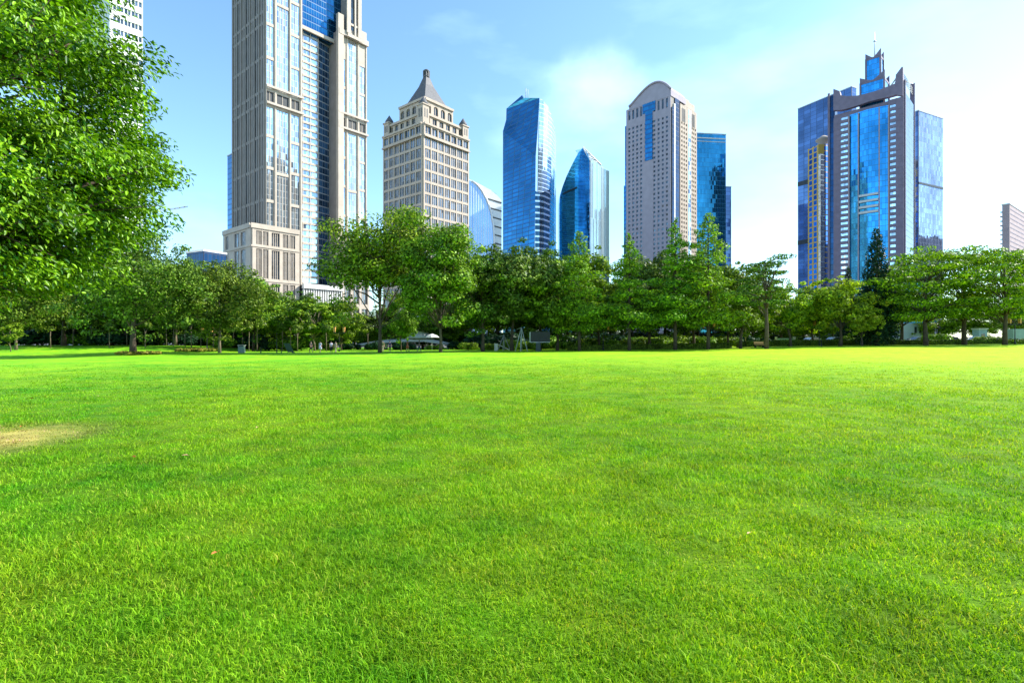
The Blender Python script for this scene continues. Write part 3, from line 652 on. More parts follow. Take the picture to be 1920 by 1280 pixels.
# --- pointed glass tower
T = Bld('pointed_glass_tower', 'teal glass tower whose curved side rises to a point', 1106, 520, 1900)
rt = T.root
def L3(px, py, n=0): a = T.v(px); return (-n, a, T.z(py, 0, a))
outl = [(1106, 700), (1106, 305), (1103, 290), (1093, 277), (1085, 286), (1078, 298), (1070, 314), (1062, 331), (1055, 349), (1050, 366), (1048.8, 385), (1048.8, 700)]
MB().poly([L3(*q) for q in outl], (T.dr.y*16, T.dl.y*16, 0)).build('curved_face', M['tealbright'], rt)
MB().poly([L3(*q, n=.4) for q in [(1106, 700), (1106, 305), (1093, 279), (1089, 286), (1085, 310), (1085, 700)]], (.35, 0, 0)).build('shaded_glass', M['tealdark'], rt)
b = MB(); b.poly([L3(1056, 362, .6), L3(1082, 350, .6), L3(1082, 353, .6), L3(1056, 365, .6)], (.15, 0, 0)); b.build('refuge_floor', M['dark'], rt)
a1, a2 = T.u(1127), T.u(1143); zt = T.z(305)
R3 = lambda px, py, n=0: (T.u(px), -n, T.z(py, T.u(px), 0))
MB().poly([R3(1106.3, 700), R3(1106.3, 302), R3(1112, 300), R3(1127, 311), R3(1127, 700)], (0, 22, 0)).build('right_face', M['whitefins'], rt)
pl = [(a1+.02, 0), (a1+(a2-a1)*.6, .3), (a2-.8, 1.6), (a2, 5), (a2, 24), (a1+.02, 24)]
MB().plan(pl, 0, [T.z(311, a1), T.z(312, a1), T.z(318, a2), T.z(322, a2), T.z(324, a2), T.z(315, a1)]).build('finned_bow', M['whitefins'], rt)
b = MB()
for i in range(6): q = (i+.5)/6; a = a1+(a2-a1)*q; b.box(a-.12, a+.12, 0.0 if q < .7 else -1.5, .35, 8, T.z(313+8*q, a), 0, T.RF)
b.build('vertical_fins', solid('aqua_fin', (.34, .46, .50), .4, .05, .5), rt)
b = MB(); b.tube([L3(1093, 276), R3(1127, 310)], .9, 5); b.tube([L3(1093, 276), R3(1107, 303)], .7, 5)
for i in range(1, 6): q = i/6; A_ = Vector(L3(1093, 276)).lerp(Vector(R3(1127, 310)), q); B_ = Vector(L3(1093, 276)).lerp(Vector(R3(1107, 303)), q); b.tube([A_, B_], .3, 4)
b.build('roof_truss', M['white'], rt)
MB().poly([L3(1093, 278), R3(1108, 304), R3(1126, 311.5)], (0, 9, 0)).build('sloping_roof', M['paletower'], rt)

# --- stone tower with the barrel arch
T = Bld('arched_top_tower', 'grey stone office tower with a barrel arched top and small square windows', 1258, 445, 2001)
rt = T.root; vl = T.v(1175); uc = T.u(1276); ur = T.u(1307); zt = T.z(178)
T.shell([(0, 0), (uc-3, 0), (uc-3, 6), (uc, 6), (uc, 1), (ur, 1), (ur, vl), (0, vl)], zt-1, 'shaft', M['stone_dim'])
b = MB(); wi = []
fh = 3.8; rows = []; zz = T.z(216)
while zz > 6: rows.append((zz-1.9, zz)); zz -= fh
gA, gB = T.v(1226), T.v(1209.5)
pxs = [(1180.5+7.4*i) for i in range(4)]; pys = [(1227.5+7.8*i) for i in range(4)]
cols = [(T.v(c+2.2), T.v(c-1.6)) for c in pxs+pys]
top_rows = [(T.z(200), T.z(182))]
grid(b, T.LF, 0, vl, 0, T.z(208), sorted(cols+[(gA, gB)]), rows, .7)
grid(b, T.LF, 0, vl, T.z(208), zt, sorted(cols), top_rows, .68)
gr = (T.z(290), T.z(186))
b.box(gA+.002, gB-.002, .66, .69, 0, gr[0], 0, T.LF)
b.build('front_masonry', M['mauve'], rt)
for ca, cb in cols:
    wi += [(T.LF, ca, cb, za, zb_, .12, 0) for za, zb_ in rows]+[(T.LF, ca, cb, top_rows[0][0], top_rows[0][1], .12, 0)]
MB().box(gA+.8, gB-.8, .1, 1.1, gr[0], gr[1], 0, T.LF).box(T.v(1230), T.v(1206), .1, 1.0, gr[1]-5, gr[1]+3, 0, T.LF).build('centre_glazing', M['bluetower'], rt)
# right hand parts
b = MB(); fr2 = Frame((uc, 1), (1, 0), (0, -1)); w2 = ur-uc
cc = [(w2*(.06+.13*i), w2*(.06+.13*i+.07)) for i in range(3)]+[(w2*.47, w2*.62)]+[(w2*(.68+.1*i), w2*(.68+.1*i+.06)) for i in range(3)]
grid(b, fr2, 0, w2, 0, zt-2, sorted(cc[:3]+cc[4:]+[cc[3]]), rows, .8)
b.build('right_masonry', M['cream'], rt)
for i, (ca, cb) in enumerate(cc):
    if i != 3: wi += [(fr2, ca, cb, za, zb_, .12, 0) for za, zb_ in rows]
MB().box(cc[3][0], cc[3][1], .1, 1.0, 20, T.z(196, uc), 0, fr2).build('glass_strip', M['paletower'], rt)
windows(rt, wi, [M['windark'], M['stone']], limit=98)
b = MB(); b.box(.8, 3.6, .05, .9, 0, T.z(200), 0, T.RF); b.box(5.5, uc-3.4, .05, .7, 0, T.z(180), 0, T.RF); b.build('corner_glazing', M['navy'], rt)
b = MB(); b.box(3.7, 5.3, 0, 1.1, 0, T.z(192), 0, T.RF); b.build('corner_pier', M['white'], rt)
# barrel arch
arcp = []; y0, y1 = vl*.93, -.5; zb = zt-1
hz = T.z(157, 0, vl*.35)-zb
for i in range(17):
    q = i/16; arcp.append((-.9, y0+(y1-y0)*q, zb+hz*math.sin(math.pi*(.03+.90*q**1.35))**.72))
MB().poly([(-.9, y0, zb)]+arcp+[(-.9, y1, zb)], (ur*.55, 0, 0)).build('barrel_vault', M['mauve'], rt)
MB().tube([(-1.2, p_[1], p_[2]+.4) for p_ in arcp], 1.0, 4).build('arch_rim', M['mauve'], rt)
arc2 = [(-1.2, y0*.78+(y1-y0*.56)*0+(-(y0*.56))*i/12, T.z(186)+9*math.sin(math.pi*i/12)) for i in range(13)]
b = MB(); b.box(ur*.42, ur*.98, 2, vl*.9, zt-1, zt+5); b.box(ur*.58, ur*.9, 5, vl*.8, zt+5.01, zt+9); b.build('roof_house', M['cream'], rt)
b = MB()
for i in range(3): b.box(w2*.1+i*2.2, w2*.1+i*2.2+1.0, .8, 1.0, zt-16, zt-5, 0, fr2)
for i in range(3): b.box(w2*.7+i*1.8, w2*.7+i*1.8+.8, .8, 1.0, zt-16, zt-5, 0, fr2)
b.build('slot_opening', M['dark'], rt)
b = MB(); a = vl+.02; b.box(1, 12, a, a+2.4, 0, T.z(235, 0, vl)); b.box(3, 14, a+2.41, a+5, 0, T.z(345, 0, vl)); b.build('side_glass_bay', M['bluetower'], rt)

# --- plain glass boxes
def glassbox(name, label, xc, D, vp, pxl, pxr, ytop, mat, matr=None, cat='building', extra=None):
    T = Bld(name, label, xc, D, vp, cat); vl = T.v(pxl) if pxl is not None else 25; ur = T.u(pxr) if pxr is not None else 25
    vl = max(vl, 4); ur = max(ur, 4); zt = T.z(ytop)
    b = MB(); b.plan([(0, 0), (ur, 0), (ur, vl), (0, vl)], 0, zt); b.build('glass_walls', mat, T.root)
    b = MB(); b.box(-.3, ur+.3, -.3, vl+.3, zt+.005, zt+.8); b.build('parapet', M['steel'], T.root)
    return T, ur, vl, zt
T, ur, vl, zt = glassbox('teal_glass_tower', 'plain teal glass tower close behind the arched top tower', 1300, 480, 9000, None, 1361, 250, M['teal'])
b = MB(); b.box(0, ur, -.35, -.05, T.z(259), T.z(257)); b.box(0, ur, -.35, -.05, T.z(265), T.z(263.8)); b.build('roof_slots', M['steel'], T.root)
T, ur, vl, zt = glassbox('slim_slab_tower', 'slim pale blue slab tower edge showing right of the teal one', 1345, 560, 9000, None, 1371, 350, M['slateblue'])
T, ur, vl, zt = glassbox('blue_slab_behind_skyscraper', 'narrow navy blue slab showing left of the very tall stone skyscraper', 437, 420, 1838, 426.5, 470, 288, M['bluetower'])
T.root.name = 'blue_slab_tower'
T, ur, vl, zt = glassbox('low_glass_block', 'low teal glass office block above the trees left of the stone skyscraper', 382, 230, 1500, 350, 424, 471, M['navy'])
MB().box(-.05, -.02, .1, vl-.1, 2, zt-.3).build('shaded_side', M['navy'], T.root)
# twin towers behind the granite one
T, ur, vl, zt = glassbox('slate_blue_tower', 'slate blue glass tower with two dark recessed floors, left of the granite tower', 1597, 520, 3000, 1496, 1606, 163, M['slateblue'])
b = MB()
for py in (318, 438): b.box(-.25, -.02, -.1, vl+.1, T.z(py+2, 0, 0)-1, T.z(py-2, 0, 0)+1.5)
b.build('recessed_floor', M['dark'], T.root)
T, ur, vl, zt = glassbox('silver_glass_tower', 'silvery glass tower standing right of the granite tower', 1722.5, 430, 3000, 1700, 1768, 208, M['silver'])
MB().box(-.12, -.03, .1, vl, 0, zt-.1).build('blue_side', M['slateblue'], T.root)
MB().box(.1, ur+.1, -.25, -.02, T.z(345), T.z(341)).build('recessed_floor', M['dark'], T.root)
# gold banded tower
D = 430; root = empty('gold_banded_tower', (px2w(1548, D), D, 0), R(20), 'slim gold and blue banded tower with a cone hat before the slate blue tower', 'building')
b = MB(); h = zat(272, D); b.plan([(-6.5, 1), (-1.5, -1.5), (5, -1), (8, 5), (4, 12), (-5, 12)], 0, h); b.build('banded_wall', M['gold'], root)
MB().box(-6.7, -2.4, -1.2, .8, 0, h-8).build('glass_strip', M['paletower'], root)
MB().lathe([(1.6, h), (1.6, h+1.5), (5.8, h+5.2), (5.8, h+6.0), (1.2, h+9)], (2.6, 4), 14).build('cone_hat', M['cream'], root)

# --- granite and blue glass tower with the horned crown
T = Bld('granite_horned_tower', 'mauve granite and bright blue glass tower with a horned crown and stepped spire', 1695, 370, 2000)
rt = T.root; vl = T.v(1564); ur = T.u(1713); zt = T.z(182)
T.shell([(0, 0), (ur, 0), (ur, vl), (0, vl)], zt, 'core', M['granite'])
b = MB(); wi = []
fh = 4.0; rows = []; zz = T.z(192)
while zz > 8: rows.append((zz-1.9, zz)); zz -= fh
cl = [(T.v(1680.5), T.v(1669.5)), (T.v(1591), T.v(1577))]; cg = (T.v(1667), T.v(1592))
grid(b, T.LF, 0, cg[0], 0, zt, [cl[0]], rows, 1.6); grid(b, T.LF, cg[1], vl, 0, T.z(190), [cl[1]], rows, 1.6)
for i in range(int(zt/4)): b.box(.01, cl[0][0]-.3, 1.6, 1.72, i*4, i*4+.35, 0, T.LF); b.box(cl[1][1]+.3, vl-.01, 1.6, 1.72, i*4, i*4+.35, 0, T.LF)
b.build('granite_piers', M['granite'], rt)
for ca, cb in cl: wi += [(T.LF, ca, cb, za, zb_, 1.0, 0) for za, zb_ in rows]
windows(rt, wi, [M['winsky'], M['granite']], limit=98)
g0, g1 = cg; gm = (g0+g1)/2
MB().plan([(-.3, g0+.01), (-1.4, g0+(g1-g0)*.2), (-2.6, gm), (-1.4, g1-(g1-g0)*.25), (-.3, g1-.01)], 0, T.z(190)).build('glass_bow', M['blueglass'], rt)
b = MB()
for q in (.0, .22, .74, .99): a = g0+(g1-g0)*q; b.box(a-.25, a+.25, .2, 2.6 if .1 < q < .9 else 1.9, 0, T.z(192), 0, T.LF)
b.build('mullion_rib', M['pinkish'], rt)
b = MB()
for py in (366, 377, 388, 398): b.box(g0+(g1-g0)*.24, g0+(g1-g0)*.72, 2.5, 3.4, T.z(py+3, 0, gm), T.z(py-1, 0, gm), 0, T.LF)
b.build('balcony_bars', M['steel'], rt)
# right face: dark glass with thin piers
b = MB(); b.box(1.2, ur-1.2, .02, .5, 0, T.z(172), 0, T.RF); b.build('dark_side_glazing', M['navy'], rt)
b = MB(); b.box(0, 1.18, 0, .9, 0, T.z(150), 0, T.RF); b.box(ur-1.18, ur, 0, .9, 0, T.z(172), 0, T.RF); b.build('side_pier', M['granite'], rt)
b = MB(); a = vl+.01; b.box(2, 8, a, a+4.2, 0, T.z(176, 0, vl)); b.build('left_glass_bay', M['navy'], rt)
MB().box(1.2, 2, a+3.2, a+4.6, 0, T.z(171, 0, vl)).build('bay_pier', M['granite'], rt)
# crown: arched beam between two horns
def LV(px, py, n=0): a = T.v(px); return (-n, a, T.z(py, 0, a))
upper = [(1564.4, 169), (1576, 173), (1578, 181), (1590, 182.5), (1606, 182), (1622, 179), (1640, 174), (1655, 169), (1668, 164), (1680, 159), (1681, 143), (1692, 128.5), (1694.5, 128)]
lower = [(1694.5, 182), (1682, 180), (1668, 184), (1650, 188), (1630, 193), (1610, 200), (1590, 206), (1576, 209), (1564.4, 209)]
MB().poly([LV(px, py, 2.6) for px, py in upper+lower], (3.4, 0, 0)).build('crown_beam', M['granite'], rt)
b = MB(); b.box(ur-1.2, ur, -.9, 2, T.z(172), T.z(127)); b.box(-1, .2, 3, 5, T.z(170), T.z(150)); b.build('horn', M['granite'], rt)
b = MB(); hz1 = T.z(150); b.tube([(ur-.6, 0, T.z(128)), (0, 1, T.z(150))], .35, 4); b.tube([(0, 1, T.z(130)), (0, T.v(1662), T.z(164))], .5, 4)
for i in range(4): b.tube([(0, 0.3, T.z(150-4*i)), (ur-.6, 0.3, T.z(150-4*i))], .22, 4)
b.build('crown_truss', M['steel'], rt)
# spire: two stepped tiers and mast
cx, cy = 10, T.v(1640, 10)
def tiern(h_, z0, z1, hn, name):
    w_ = h_
    MB().box(cx-w_, cx+w_, cy-w_, cy+w_, z0, z1).build(name, M['blueglass'], rt)
    bb = MB()
    for sx, sy, t_ in ((-1, -1, 1), (1, -1, 1.1), (-1, 1, .8), (1, 1, .8)):
        x0, y0 = cx+sx*w_, cy+sy*w_
        bb.box(x0-.55, x0+.55, y0-.55, y0+.55, z0, z1)
        bb.add([(x0+.2*sx, y0-sy*w_*.9, z1), (x0+.2*sx, y0+.4*sy, z1), (x0+.2*sx, y0+.4*sy, z1+hn*t_), (x0-.5*sx, y0-sy*w_*.9, z1), (x0-.5*sx, y0+.4*sy, z1), (x0-.5*sx, y0+.4*sy, z1+hn*t_)], [(0, 1, 2), (3, 5, 4), (0, 2, 5, 3), (1, 4, 5, 2), (0, 3, 4, 1)])
    bb.box(cx-w_-.2, cx+w_+.2, cy-w_-.2, cy+w_+.2, z1-1.2, z1+.2); bb.build(name+'_corners', M['granite'], rt)
zz = lambda y: T.z(y, cx, cy)
tiern(7.2, zt+.1, zz(157), 5, 'lower_spire'); tiern(4.4, zz(157)+.3, zz(112), 5, 'upper_spire')
b = MB(); b.tube([(cx, cy, zz(112)), (cx, cy, zz(85)), (cx, cy, zz(60))], [.5, .3, .1], 6); b.lathe([(.2, zz(80)), (.9, zz(78.5)), (.9, zz(77)), (.2, zz(76))], (cx, cy), 8); b.build('mast', M['steel'], rt)

# --- far right tower, far left tower
T, ur, vl, zt = glassbox('rose_apartment_tower', 'rose grey apartment tower cut by the right edge of the photo', 1893, 380, 2300, 1886, 1960, 383, M['pinkish'])
b = MB()
for i in range(int(zt/3.2)): b.box(1, 4, vl-.1, vl+1.4, i*3.2, i*3.2+.5); b.box(2, ur-2, -.12, -.02, i*3.2+1.3, i*3.2+1.8)
b.build('balcony_bands', M['granite'], T.root)
T = Bld('white_apartment_tower', 'white apartment tower mostly hidden behind the near tree', 205, 150, 1900); T.root['label'] = 'white apartment tower mostly hidden behind the big near tree'
ur = T.u(267); vl = T.v(120); zt = T.z(-80)
T.shell([(0, 0), (ur, 0), (ur, vl), (0, vl)], zt, 'walls', M['white'])
b = MB(); wi = []
rows = [(i*3.3+1, i*3.3+2.5) for i in range(int(zt/3.3)-1)]; cols = [(ur*(.1+.22*i), ur*(.1+.22*i)+1.6) for i in range(4)]
grid(b, T.RF, 0, ur, 0, zt, cols, rows, .5); b.build('facade', M['white'], T.root)
windows(T.root, [(T.RF, ca, cb, za, z_, .1, 1) for ca, cb in cols for za, z_ in rows], [M['winglass'], M['white']], limit=60)
# crane
D = 420; root = empty('tower_crane', (px2w(262, D), D, 0), 0, 'distant orange tower crane jib showing above the left trees', 'crane')
z0 = zat(402, D)
MB().box(-.6, .6, -.6, .6, 0, z0).build('mast', M['orange'], root)
b = MB(); e_ = (px2w(352, D)-px2w(262, D), 0, zat(388, D))
for oz in (0, 1.8): b.tube([(-8, 0, z0+oz*.8-2), (e_[0], 0, e_[2]+oz*.3)], .17, 4)
for i in range(12): q, q2 = i/12, (i+.5)/12; b.tube([(-8+(e_[0]+8)*q, 0, z0-2+(e_[2]-z0+2)*q), (-8+(e_[0]+8)*q2, 0, z0-.6+(e_[2]-z0+1)*q2)], .14, 3)
b.build('jib', M['orange'], root)

# ------------------------------------------------------------------ trees
def leaf_quads(rs, P_, N_, size, asp=.55, up=None):
    """diamond leaves, centre P_, facing N_"""
    n = len(P_); N_ = N_/np.linalg.norm(N_, axis=1, keepdims=True)
    rnd = rs.normal(size=(n, 3)); A_ = np.cross(N_, rnd); A_ /= np.linalg.norm(A_, axis=1, keepdims=True)+1e-9; B_ = np.cross(N_, A_)
    s = size*(.6+.8*rs.random((n, 1)))
    V = np.empty((n, 4, 3)); V[:, 0] = P_+A_*s; V[:, 1] = P_+B_*s*asp+N_*s*.12; V[:, 2] = P_-A_*s; V[:, 3] = P_-B_*s*asp+N_*s*.12
    return V
def crown_pts(rs, blobs, n, fill=.35):
    c = np.array([b_[0] for b_ in blobs]); r = np.array([b_[1] for b_ in blobs])
    wgt = (r[:, 0]*r[:, 1]*r[:, 2])**(2/3); wgt /= wgt.sum()
    idx = rs.choice(len(blobs), n, p=wgt); d = rs.normal(size=(n, 3)); d /= np.linalg.norm(d, axis=1, keepdims=True)
    rad = 1-fill*rs.random((n, 1))**1.3+rs.normal(size=(n, 1))*.06
    P_ = c[idx]+d*r[idx]*rad; N_ = d*1.0+rs.normal(size=(n, 3))*.42+np.array([0, 0, .25])
    return P_, N_
def wood(b, rs, base, blobs, h0, r0, top, lean=(0, 0), nl=14, forks=1):
    """tapered trunk from the ground and limbs to the clumps"""
    pts = [Vector((base[0], base[1], -.3))]; nseg = 6
    for i in range(1, nseg+1):
        q = i/nseg; pts.append(Vector((base[0]+lean[0]*q+rs.normal()*.12, base[1]+lean[1]*q+rs.normal()*.12, top*q)))
    rad = [r0*1.35]+[r0*(1-.8*i/nseg) for i in range(1, nseg+1)]
    b.tube(pts, rad, 7)
    sel = rs.permutation(len(blobs))[:nl]
    for j in sel:
        e = Vector(blobs[j][0]); q = min(max((e.z*.62-.5)/top, h0/top), .92); k_ = int(q*nseg); k_ = min(k_, nseg-1); st = pts[k_].lerp(pts[k_+1], q*nseg-k_)
        mid = st.lerp(e, .5)+Vector((0, 0, -.06*(e-st).length)); rr = max(r0*(1-.8*q)*.5, .05)
        b.tube([st, mid, e], [rr, rr*.6, rr*.22], 5)
def make_tree(name, kind, seed, label, cat='tree', leafm=None, woodm=None, group=None, **kw):
    rs = np.random.default_rng(seed); g = lambda k_, d: kw.get(k_, d)
    H, Rr = g('H', 16), g('R', 6); z0 = g('z0', 3); lsz = g('leaf', .2); n = g('n', 14000)
    root = empty(name, (0, 0, 0), 0, label, cat, group); b = MB(); blobs = []
    if kind == 'dome':
        nb_ = g('nb', 46); cz = (H+z0)/2; hz = (H-z0)/2
        for i in range(nb_):
            d = rs.normal(size=3); d /= np.linalg.norm(d); d[2] = d[2]*.9+.1
            q = .55+.35*rs.random(); s = Rr*(.17+.13*rs.random())
            px_ = 1-.25*max(d[2], 0)-g('taper', .25)*max(-d[2], 0)
            blobs.append(((d[0]*Rr*q*px_, d[1]*Rr*q*px_, cz+d[2]*hz*q), (s*1.15, s*1.15, s*.85)))
        for i in range(int(nb_*.9)):
            d = rs.normal(size=3); d /= np.linalg.norm(d); q = .98+.2*rs.random(); s = Rr*(.05+.07*rs.random())
            blobs.append(((d[0]*Rr*q*(1-.25*max(d[2], 0)), d[1]*Rr*q*(1-.25*max(d[2], 0)), cz+d[2]*hz*q), (s*1.4, s*1.4, s*.8)))
        wood(b, rs, (0, 0), blobs[:nb_], z0*.7, g('tr', .3), H*.75, nl=14)
    elif kind == 'open':
        # several leaders, clumps strung along them, gaps between
        for L_ in range(g('leaders', 5)):
            an = 2*math.pi*L_/g('leaders', 5)+rs.random(); out_ = Rr*(.25+.55*rs.random()); top = H*(.72+.28*rs.random())
            p0 = Vector((0, 0, z0*.85+(H-z0)*.045*L_)); p1 = Vector((math.cos(an)*out_*.55, math.sin(an)*out_*.55, z0+(top-z0)*.3)); p2 = Vector((math.cos(an)*out_, math.sin(an)*out_, top-1))
            b.tube([p0, p0.lerp(p1, .5)+Vector((0, 0, .4)), p1, p1.lerp(p2, .5), p2], [.13, .11, .09, .06, .02], 6)
            for q in range(g('per', 8)):
                tt = .12+.9*q/g('per', 8)+.05*rs.random(); c = p1.lerp(p2, tt) if tt > 0 else p1
                dd = rs.normal(size=3); dd[2] *= .4; dd = dd/np.linalg.norm(dd)*Rr*(.1+.32*rs.random())*(1.15-.5*tt)
                s = Rr*(.13+.13*rs.random()); e = (c.x+dd[0], c.y+dd[1], c.z+dd[2]); blobs.append((e, (s*1.25, s*1.25, s*.7)))
                b.tube([c, Vector(e)], [.05, .02], 4)
        for q in range(g('skirt', 5)):
            an = rs.random()*6.28; s = Rr*.18; e = (math.cos(an)*Rr*.5, math.sin(an)*Rr*.5, z0+(H-z0)*.45*rs.random()); blobs.append((e, (s*1.3, s*1.3, s*.7)))
            b.tube([(0, 0, z0*.8), e], [.07, .02], 4)
        b.tube([(0, 0, -.3), (.05, 0, z0*.4), (0, .05, z0*.9), (.1, 0, z0+(H-z0)*.3), (0, .1, H*.75)], [g('tr', .24)*1.2, g('tr', .24)*.9, g('tr', .24)*.75, .13, .04], 8)
    elif kind in ('spire', 'cone'):
        lean = g('lean', 0); tip = g('tipr', .06)
        nb_ = g('nb', 60)
        for i in range(nb_):
            q = (i+.5)/nb_; z = z0+(H-z0)*q; rr = Rr*((1-q)**g('pw', .8))+Rr*tip; an = i*2.4+rs.random()
            rr *= .45+.95*rs.random() if kind == 'spire' else 1
            e = (lean*q*q+math.cos(an)*rr*.6, math.sin(an)*rr*.6, z+(rr*.12 if kind == 'spire' else 0)); s = rr*.36+.14
            blobs.append((e, (s, s, s*(.35 if kind == 'spire' else .9)+.1)))
            if kind == 'spire': b.tube([(lean*q*q, 0, z-.3), (e[0]*1.35, e[1]*1.35, e[2]+.1)], [.06, .015], 4)
        b.tube([(0, 0, -.3)]+[(lean*q*q, 0, H*q) for q in (.15, .4, .7, 1)], [g('tr', .22)*1.2, g('tr', .22), g('tr', .22)*.75, .08, .015], 7)
    elif kind == 'layer':
        nl_ = g('nl', 7)
        for i in range(nl_):
            q = (i+.3)/nl_; z = z0+(H-z0)*q; rr = Rr*(1-.55*abs(q-.45)*1.6)
            for j in range(g('per', 9)):
                an = j*2*math.pi/g('per', 9)+i*.7+rs.normal()*.3; ro = rr*(.3+.65*rs.random()); s = Rr*(.16+.14*rs.random())
                e = (math.cos(an)*ro, math.sin(an)*ro, z+rs.normal()*.5-ro*.05); blobs.append((e, (s*1.4, s*1.4, s*.32)))
                if rs.random() < .6: b.tube([(0, 0, max(z*.65, z0*.7)), (e[0]*.5, e[1]*.5, z*.86), e], [.12, .07, .02], 5)
        b.tube([(0, 0, -.3), (.1, 0, z0*.5), (.15, .1, z0), (0, 0, H*.8)], [g('tr', .26)*1.3, g('tr', .26), g('tr', .26)*.8, .05], 8)
    elif kind == 'bush':
        for i in range(g('nb', 16)):
            an = rs.random()*6.28; q = rs.random()**.5; s = H*(.25+.15*rs.random())
            blobs.append(((math.cos(an)*Rr*q*.8, math.sin(an)*Rr*q*.8, H*(.25+.45*rs.random()*(1-q*.6))), (s*1.1, s*1.1, s*.8)))
        for i in range(4): b.tube([(0, 0, -.1), blobs[i][0]], [.04, .01], 4)
    P_, N_ = crown_pts(rs, blobs, n, g('fill', .5)); keep = P_[:, 2] > .05; P_, N_ = P_[keep], N_[keep]
    V = leaf_quads(rs, P_, N_, lsz, g('asp', .55)); a = np.arange(len(P_))*4
    np_mesh('crown', V.reshape(-1, 3), np.stack([a, a+1, a+2, a+3], 1), np.zeros((0, 3)), leafm or L_A, root)
    b.build('trunk', woodm or M['trunk'], root)
    root['_H'] = float(np.percentile(P_[:, 2], 99.7)) if kind in ('dome', 'open', 'layer') else H
    return root
PR = {}
def proto(key, *a, **kw): PR[key] = dict(a=a, kw=kw, used=None)
proto('camphor', 'dome', 11, H=18, R=9.2, z0=2.8, n=30000, leaf=.19, nb=80, leafm=L_A, tr=.42, taper=.1)
proto('camphor2', 'dome', 12, H=14, R=7.4, z0=2.4, n=22000, leaf=.19, nb=60, leafm=L_A, woodm=M['paletrunk'], tr=.22, taper=.1)
proto('dark', 'dome', 13, H=15, R=6.6, z0=3.0, n=19000, leaf=.2, nb=42, leafm=L_C, tr=.26)
proto('elm', 'open', 14, H=21.5, R=9.4, z0=4.2, n=23000, leaf=.2, leaders=8, per=10, skirt=8, leafm=L_B)
proto('elm2', 'open', 25, H=19.5, R=8.0, z0=4.2, n=25000, leaf=.2, leaders=7, per=10, skirt=26, leafm=L_B)
proto('redwood', 'spire', 16, H=19, R=4.4, z0=3.2, n=10500, leaf=.2, nb=84, leafm=L_D, asp=.4, pw=1.0)
proto('redwood2', 'spire', 17, H=19, R=5.4, z0=2.6, n=13000, leaf=.2, nb=96, leafm=L_D, asp=.4, pw=.8)
proto('sparse', 'layer', 18, H=13.5, R=4.4, z0=6.5, n=3800, leaf=.17, nl=6, per=5, leafm=L_C)
proto('leaning', 'spire', 19, H=14.5, R=3.6, z0=3, n=7000, leaf=.19, nb=60, lean=5.5, leafm=L_B, asp=.4)
proto('cypress', 'cone', 20, H=18, R=3.5, z0=1.0, n=15000, leaf=.17, nb=110, leafm=L_E, pw=.75)
proto('layered', 'layer', 21, H=15.5, R=8.2, z0=5.0, n=13000, leaf=.19, nl=6, per=8, leafm=L_F, tr=.3)
proto('layered2', 'layer', 22, H=15.5, R=7.6, z0=4.8, n=12000, leaf=.19, nl=6, per=7, leafm=L_F, tr=.3)
proto('bright', 'dome', 23, H=10, R=4.7, z0=2.6, n=13000, leaf=.18, nb=34, leafm=L_G, tr=.22)
proto('mid', 'dome', 24, H=12, R=5.3, z0=2.0, n=15000, leaf=.19, nb=36, leafm=L_B, tr=.18)
proto('young', 'dome', 26, H=7, R=2.8, z0=1.6, n=5500, leaf=.17, nb=24, leafm=L_B, woodm=M['paletrunk'], tr=.1)
CM = None
def tree(key, px, D, ytop, label, name='broadleaf_tree', group='trees along the far edge of the lawn', wx=1.0, X=None, H=None):
    x = px2w(px, D) if X is None else X; z = gzf(x, D)
    pr = PR[key]
    if pr['used'] is None:
        kw = dict(pr['kw']); o = make_tree(name, *pr['a'], label, leafm=kw.pop('leafm'), woodm=kw.pop('woodm', None), **kw); pr['used'] = (o, [c for c in COL.objects if c.parent == o])
    else:
        src, ch = pr['used']; o = src.copy(); COL.objects.link(o); o.name = name
        for c in ch: d = c.copy(); COL.objects.link(d); d.parent = o
    h = (zat(ytop, D)-z) if H is None else H
    s = h/o['_H']; o.location = (x, D, z); o.scale = (s*wx, s*wx, s); o.rotation_euler = (0, 0, random.random()*6.28 if key != 'leaning' else 0)
    tag(o, label, 'tree', group); return o
random.seed(5)
tree('camphor', 250, 73, 432, 'big camphor tree with a stout trunk ringed by a low yellow plant bed', 'camphor_tree')
tree('camphor2', 412, 84, 492, 'rounded camphor tree with two pale slim trunks beside the litter bin', 'camphor_tree', wx=1.0)
tree('camphor', 120, 102, 470, 'camphor tree standing behind and left of the stout trunked one', 'camphor_tree', wx=.95)
tree('camphor2', 30, 92, 500, 'camphor tree at the left edge under the hanging near branches', 'camphor_tree')
tree('camphor2', 330, 104, 500, 'camphor tree filling the gap between the stout and the twin trunked ones', 'camphor_tree')
tree('young', 20, 88, 602, 'small pale green young tree at the far left edge of the lawn', 'young_tree')
tree('mid', 475, 100, 520, 'mid green tree just right of the twin trunked camphor', 'broadleaf_tree')
tree('young', 535, 106, 568, 'small round tree in front of the skyscraper podium', 'young_tree', wx=1.4)
tree('young', 590, 100, 560, 'small tree under the skyscraper entrance fins', 'young_tree', wx=1.4)
tree('mid', 640, 104, 562, 'dark green round tree behind the pair of amber lanterns', 'broadleaf_tree')
tree('elm', 712, 80, 392, 'tall airy tree whose top crosses between the stone skyscraper and the pyramid roofed tower', 'elm_tree', wx=1.1)
tree('elm2', 826, 77, 415, 'tall full tree with a pale forked trunk before the pyramid roofed tower', 'elm_tree')
tree('mid', 752, 96, 552, 'low leafy tree left of the white canopy', 'broadleaf_tree', wx=.7)
tree('dark', 905, 84, 470, 'dark crowned tree with a straight black trunk right of the forked one', 'broadleaf_tree')
tree('dark', 960, 86, 462, 'dark tree under the deep blue glass tower', 'broadleaf_tree')
tree('dark', 1012, 92, 466, 'dark tree above the black notice board', 'broadleaf_tree', wx=.9)
